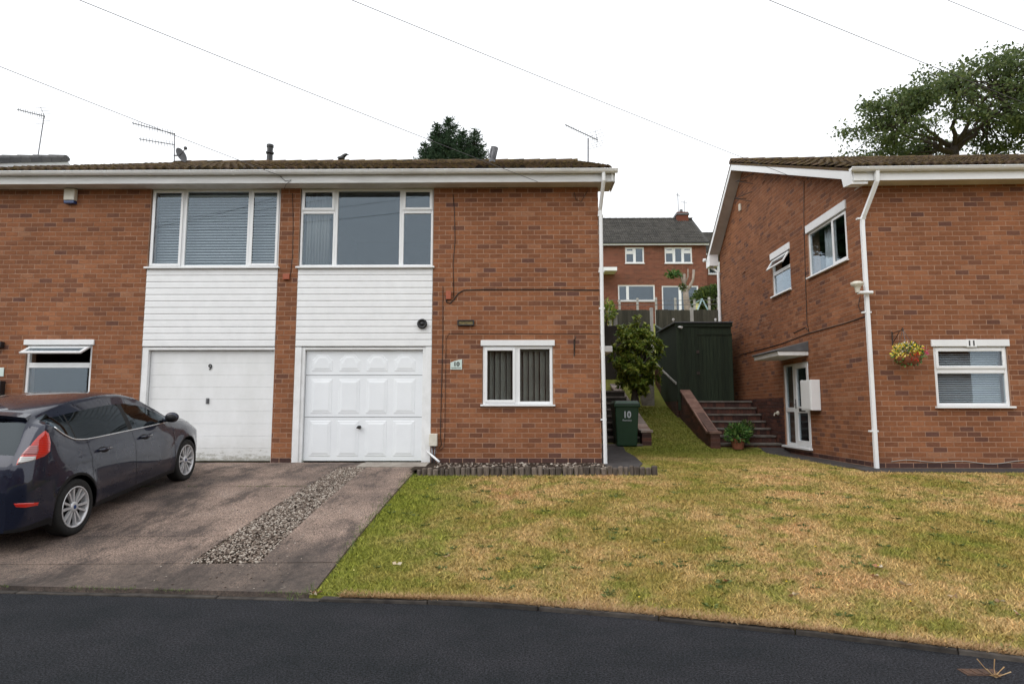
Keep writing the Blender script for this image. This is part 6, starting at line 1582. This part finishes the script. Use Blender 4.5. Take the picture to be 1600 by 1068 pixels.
# big glossy shrub on the bank
sb0 = at_y(992, 618, 17.6); sc0 = at_y(991, 560, 17.6)
shr = thing('evergreen_shrub', (sb0.x, 17.6, h(sb0.x, 17.6)), 'tall glossy evergreen shrub above the wheelie bin', 'shrub')
b = MB(); P3 = []; D3 = []
for k in range(300):
    d = Vector((random.gauss(0, 1), random.gauss(0, 1), random.gauss(0, 1))).normalized(); rr = random.uniform(.72, 1.0)
    wz = 1.0 if d.z > -.1 else (1 + .12 * d.z)
    lm = 1 + .13 * math.sin(d.x * 6 + 2 * d.z * 4) + .1 * math.sin(d.z * 9 + d.y * 4); c_ = sc0 + Vector((d.x * .66 * wz + .05, d.y * .6 * wz, d.z * 1.02)) * rr * lm
    if random.random() < .35: b.tube([Vector((sb0.x, 17.6, sb0.z - .3)) + Vector((random.uniform(-.1, .1), random.uniform(-.1, .1), 0)), Vector((sb0.x, 17.6, sb0.z + .5)), c_], [.03, .022, .008], 5)
    up_ = (d + Vector((0, -.1, .65))).normalized(); e1 = up_.orthogonal().normalized(); e2 = up_.cross(e1)
    for j in range(20):
        a = 2.4 * j; el = random.uniform(-.35, .75); P3.append(c_ + up_ * random.uniform(-.05, .02)); D3.append(e1 * math.cos(a) + e2 * math.sin(a) + up_ * el)
b.build('stems', M['bark'], shr, fix=False)
V, F = leaf_cloud([p[:] for p in P3], [d[:] for d in D3], .135, .3, .38, .16); fast_mesh('crown', V, F, M['laurel'], shr)
# ivy-like shrub by the rear fence, seen past the downpipe
pc = at_y(947, 488, 21.5); sm = thing('green_shrub', (pc.x, 21.5, 3.3), 'light green shrub beside the short concrete post', 'shrub')
b = MB(); b.tube([(pc.x, 21.5, 3.2), pc], .03, 6); b.build('stem', M['bark'], sm)
puff('crown', pc, .42, 420, .13, M['laurel'], sm, (.75, .8, 1.0), .2, .3)
# hedge, pollarded tree, post-and-wire fence, swing on the terrace behind the fence
hy = 33.0; hc = at_y(1115, 463, hy)
hg = thing('round_hedge', (hc.x, hy, h(hc.x, hy)), 'rounded clipped hedge in front of the hill house', 'hedge')
b = MB(); b.tube([(hc.x, hy, h(hc.x, hy)), hc], .1, 6); b.build('stem', M['bark'], hg)
puff('crown', hc - Vector((0, 0, .3)), 1.0, 5200, .16, M['hedge'], hg, (1.15, 1, .85), .2, .6)
ty = 30.0; tb_ = at_y(1074, 488, ty); pol = thing('pollarded_tree', (tb_.x, ty, h(tb_.x, ty)), 'pale pollarded tree with cut limbs above the board fence', 'tree')
b = MB(); kf = at_y(1071, 452, ty)
b.tube([(tb_.x + .1, ty, h(tb_.x, ty) - .2), at_y(1075, 484, ty), at_y(1072, 465, ty), kf], [.19, .17, .14, .13], 9)
b.tube([kf - Vector((0, 0, .15)), at_y(1078, 447, ty), at_y(1083, 437, ty), at_y(1084, 421, ty)], [.09, .075, .06, .06], 8)
b.tube([kf, at_y(1069, 441, ty), at_y(1069, 428, ty)], [.09, .075, .07], 8); b.tube([kf, at_y(1063, 430, ty), at_y(1058, 424, ty)], [.06, .045, .035], 7); b.tube([at_y(1070, 444, ty), at_y(1075, 432, ty), at_y(1075, 420, ty)], [.045, .035, .025], 6)
b.build('trunk', M['barkpale'], pol, smooth=True)
puff('leaf_spray', at_y(1052, 428, ty), .3, 200, .16, M['potleaf'], pol, (1.15, .8, .4), 0, .1); puff('leaf_tuft', at_y(1067, 449, ty), .16, 110, .13, M['hedge'], pol, (1, 1, 1.1), 0, .2)
pw = thing('wire_fence', (10, 29, h(10, 29)), 'grey posts and wires along the upper terrace', 'fence'); yw = 29.0
wx_ = [at_y(x_, 470, yw) for x_ in (968, 996, 1025, 1055, 1085, 1108, 1122)]
for p_ in wx_: q = MB(); zt_ = at_y(1000, 467, yw).z + random.uniform(-.05, .08); q.wbox(p_.x - .045, p_.x + .045, yw - .04, yw + .04, h(p_.x, yw) - .1, zt_); q.build('post', M['post'], pw)
for z_ in (467, 474): zz_ = at_y(1000, z_, yw).z; q = MB(); q.tube([(wx_[0].x - 2, yw - .05, zz_ - .05), (wx_[3].x, yw - .05, zz_ - .08), (wx_[-1].x + 2, yw - .05, zz_)], .012, 5); q.build('wire', M['wire'], pw)
M['bluesteel'] = mat('pale_blue_tube', (.35, .5, .55), (.3, .44, .48), 5, .4)
sw_y = 31.0; sw_ = thing('garden_swing', at_y(1100, 482, sw_y), 'pale blue tubular garden swing frame', 'swing'); b = MB()
ap = at_y(1097, 467, sw_y); b.tube([at_y(1090, 484, sw_y), ap], .035, 6); b.tube([ap, at_y(1106, 484, sw_y)], .035, 6); b.tube([ap, ap + Vector((0, 1.8, 0))], .035, 6); b.build('frame', M['bluesteel'], sw_)
b = MB(); s_ = at_y(1093, 474, sw_y); b.box(Fr(s_ + Vector((0, .6, 0)), (1, 0, 0), (0, -1, 0)), -.12, .12, -.2, .1, -.05, .05); b.build('seat', M['petaly'] if False else mat('pale_yellow', (.7, .68, .3), None, 5, .5), sw_)
# pot plants at the foot of the steps
pp = at_y(1152, 698, 14.95); pz = h(pp.x, 14.9) + .02
pot = thing('plant_pot', (pp.x, 14.9, pz), 'terracotta pot of green leaves at the foot of the steps', 'pot plant')
b = MB(); b.lathe((pp.x, 14.9, pz), (0, 0, 1), [(0, 0), (0, .12), (.2, .16), (.24, .17), (.24, .14), (.2, .0)], 16); b.build('pot', M['terracotta'], pot, smooth=False)
puff('foliage', Vector((pp.x, 14.9, pz + .34)), .27, 520, .095, M['potleaf'], pot, (1, 1, .75), .2, .3)
pp2 = at_y(1163, 694, 15.0)
pot2 = thing('plant_pot', (pp2.x + .1, 15.02, .84), 'pot of fine reddish-green shoots on the bottom step', 'pot plant')
b = MB(); b.lathe((pp2.x + .1, 15.02 + .2, .83), (0, 0, 1), [(0, 0), (0, .09), (.16, .12), (.16, .0)], 14); b.build('pot', M['black'], pot2)
puff('foliage', Vector((pp2.x + .1, 15.22, 1.14)), .22, 500, .07, M['hedge'], pot2, (1, 1, .9), .6, .2)
# weed growing from the gully and its iron cover
gp_ = at_z(1532, 1050, 0); cv = MB(); 
gc = thing('gully_cover', (gp_.x, gp_.y, 0), 'rusty iron gully cover sunk in the tarmac', 'drain cover')
M['rust'] = mat('rusty_iron', (.10, .055, .035), (.05, .032, .026), 25, .8, .3, bmp=.004)
b = MB(); b.wbox(gp_.x - .11, gp_.x + .11, gp_.y - .05, gp_.y + .05, -.05, .004); b.build('frame', M['rust'], gc)
for i in range(4): q = MB(); q.wbox(gp_.x - .095 + i * .05, gp_.x - .06 + i * .05, gp_.y - .038, gp_.y + .038, .004, .008); q.build('bar', M['rust'], gc)
wp = at_z(1556, 1058, 0); wd_ = thing('dry_weed', (wp.x, wp.y, 0), 'dry pale weed sprouting beside the iron gully cover', 'weed'); b = MB()
for (dx, dy, dz) in ((-.09, .02, .10), (.015, .02, .10), (.07, .02, .055), (.1, .01, .03), (-.05, 0, .05)): b.tube([(wp.x, wp.y, 0), (wp.x + dx * .5, wp.y + dy, dz * .45), (wp.x + dx, wp.y + dy, dz)], [.0028, .002, .0035], 5)
b.build('stems', M['straw'], wd_)
V, F = leaf_cloud([(wp.x, wp.y, .01)] * 26, [(random.uniform(-1, 1), random.uniform(-1, 1), random.uniform(.0, .6)) for _ in range(26)], .03, .4, .2); fast_mesh('leaves', V, F, M['straw'], wd_)
# grass and crumbs growing at the road edge and in the drive joints
V = []
for i in range(2600):
    if random.random() < .5: x = random.uniform(-8, LE[1].x + .5); y = yk(x) + random.gauss(.03, .025); s_ = .02
    elif random.random() < .5: x = random.uniform(-6, g0(ja)); y = ja + random.gauss(0, .012); s_ = .018
    else: y = random.uniform(5.4, 10.4); x = xlawn(y) + random.gauss(-.02, .035); s_ = .045
    if math.sin(x * 3.1) + math.sin(x * 7.7 + y * 2) < -.1: continue
    z = h(x, max(y, yk(x) + .075)) + .02; a = random.uniform(0, 6.28); dx, dy = math.cos(a), math.sin(a)
    V += [(x - dy * .003, y + dx * .003, z), (x + dy * .003, y - dx * .003, z), (x + dx * s_ * .6, y + dy * s_ * .6, z + s_ * random.uniform(.5, 1.2))]
fast_mesh('edge_grass', np.array(V), np.arange(len(V)).reshape(-1, 3), M['weed'], None, 'stuff', 'sparse grass sprouting along drive edges and joints', 'grass')
# houses across the road (seen only as reflections in the glass and car paint)
for ox in (-18.2, -6.1, 6.0, 18.1):
    FO = Fr((ox, -15, 0), (-1, 0, 0), (0, 1, 0)); oh = thing('brick_house', (ox, -15, 0), 'plain brick house in the row across the road', 'house', 'houses across the road')
    b = MB(); b.box(FO, -6, 6, -.2, 5.2, -8, 0); b.build('wall', M['brick_far'], oh)
    b = MB(); b.prism([FO.P(-6.03, 5.2, .4), FO.P(-6.03, 7.6, -4), FO.P(-6.03, 5.2, -8.4)], FO.U * 12.06); b.build('roof', M['tile'], oh)
    for (u_, z_) in ((-3.2, 3.2), (0, 3.2), (3.2, 3.2), (-3, .9), (2.6, .9)):
        b = MB(); bars(b, FO, u_ - .9, u_ + .9, z_, z_ + 1.3, .08, .0, .05); w_o = b.build('window', M['upvc'], oh); pane(w_o, FO, u_ - .82, u_ + .82, z_ + .08, z_ + 1.22, .02)
finish_bricks()
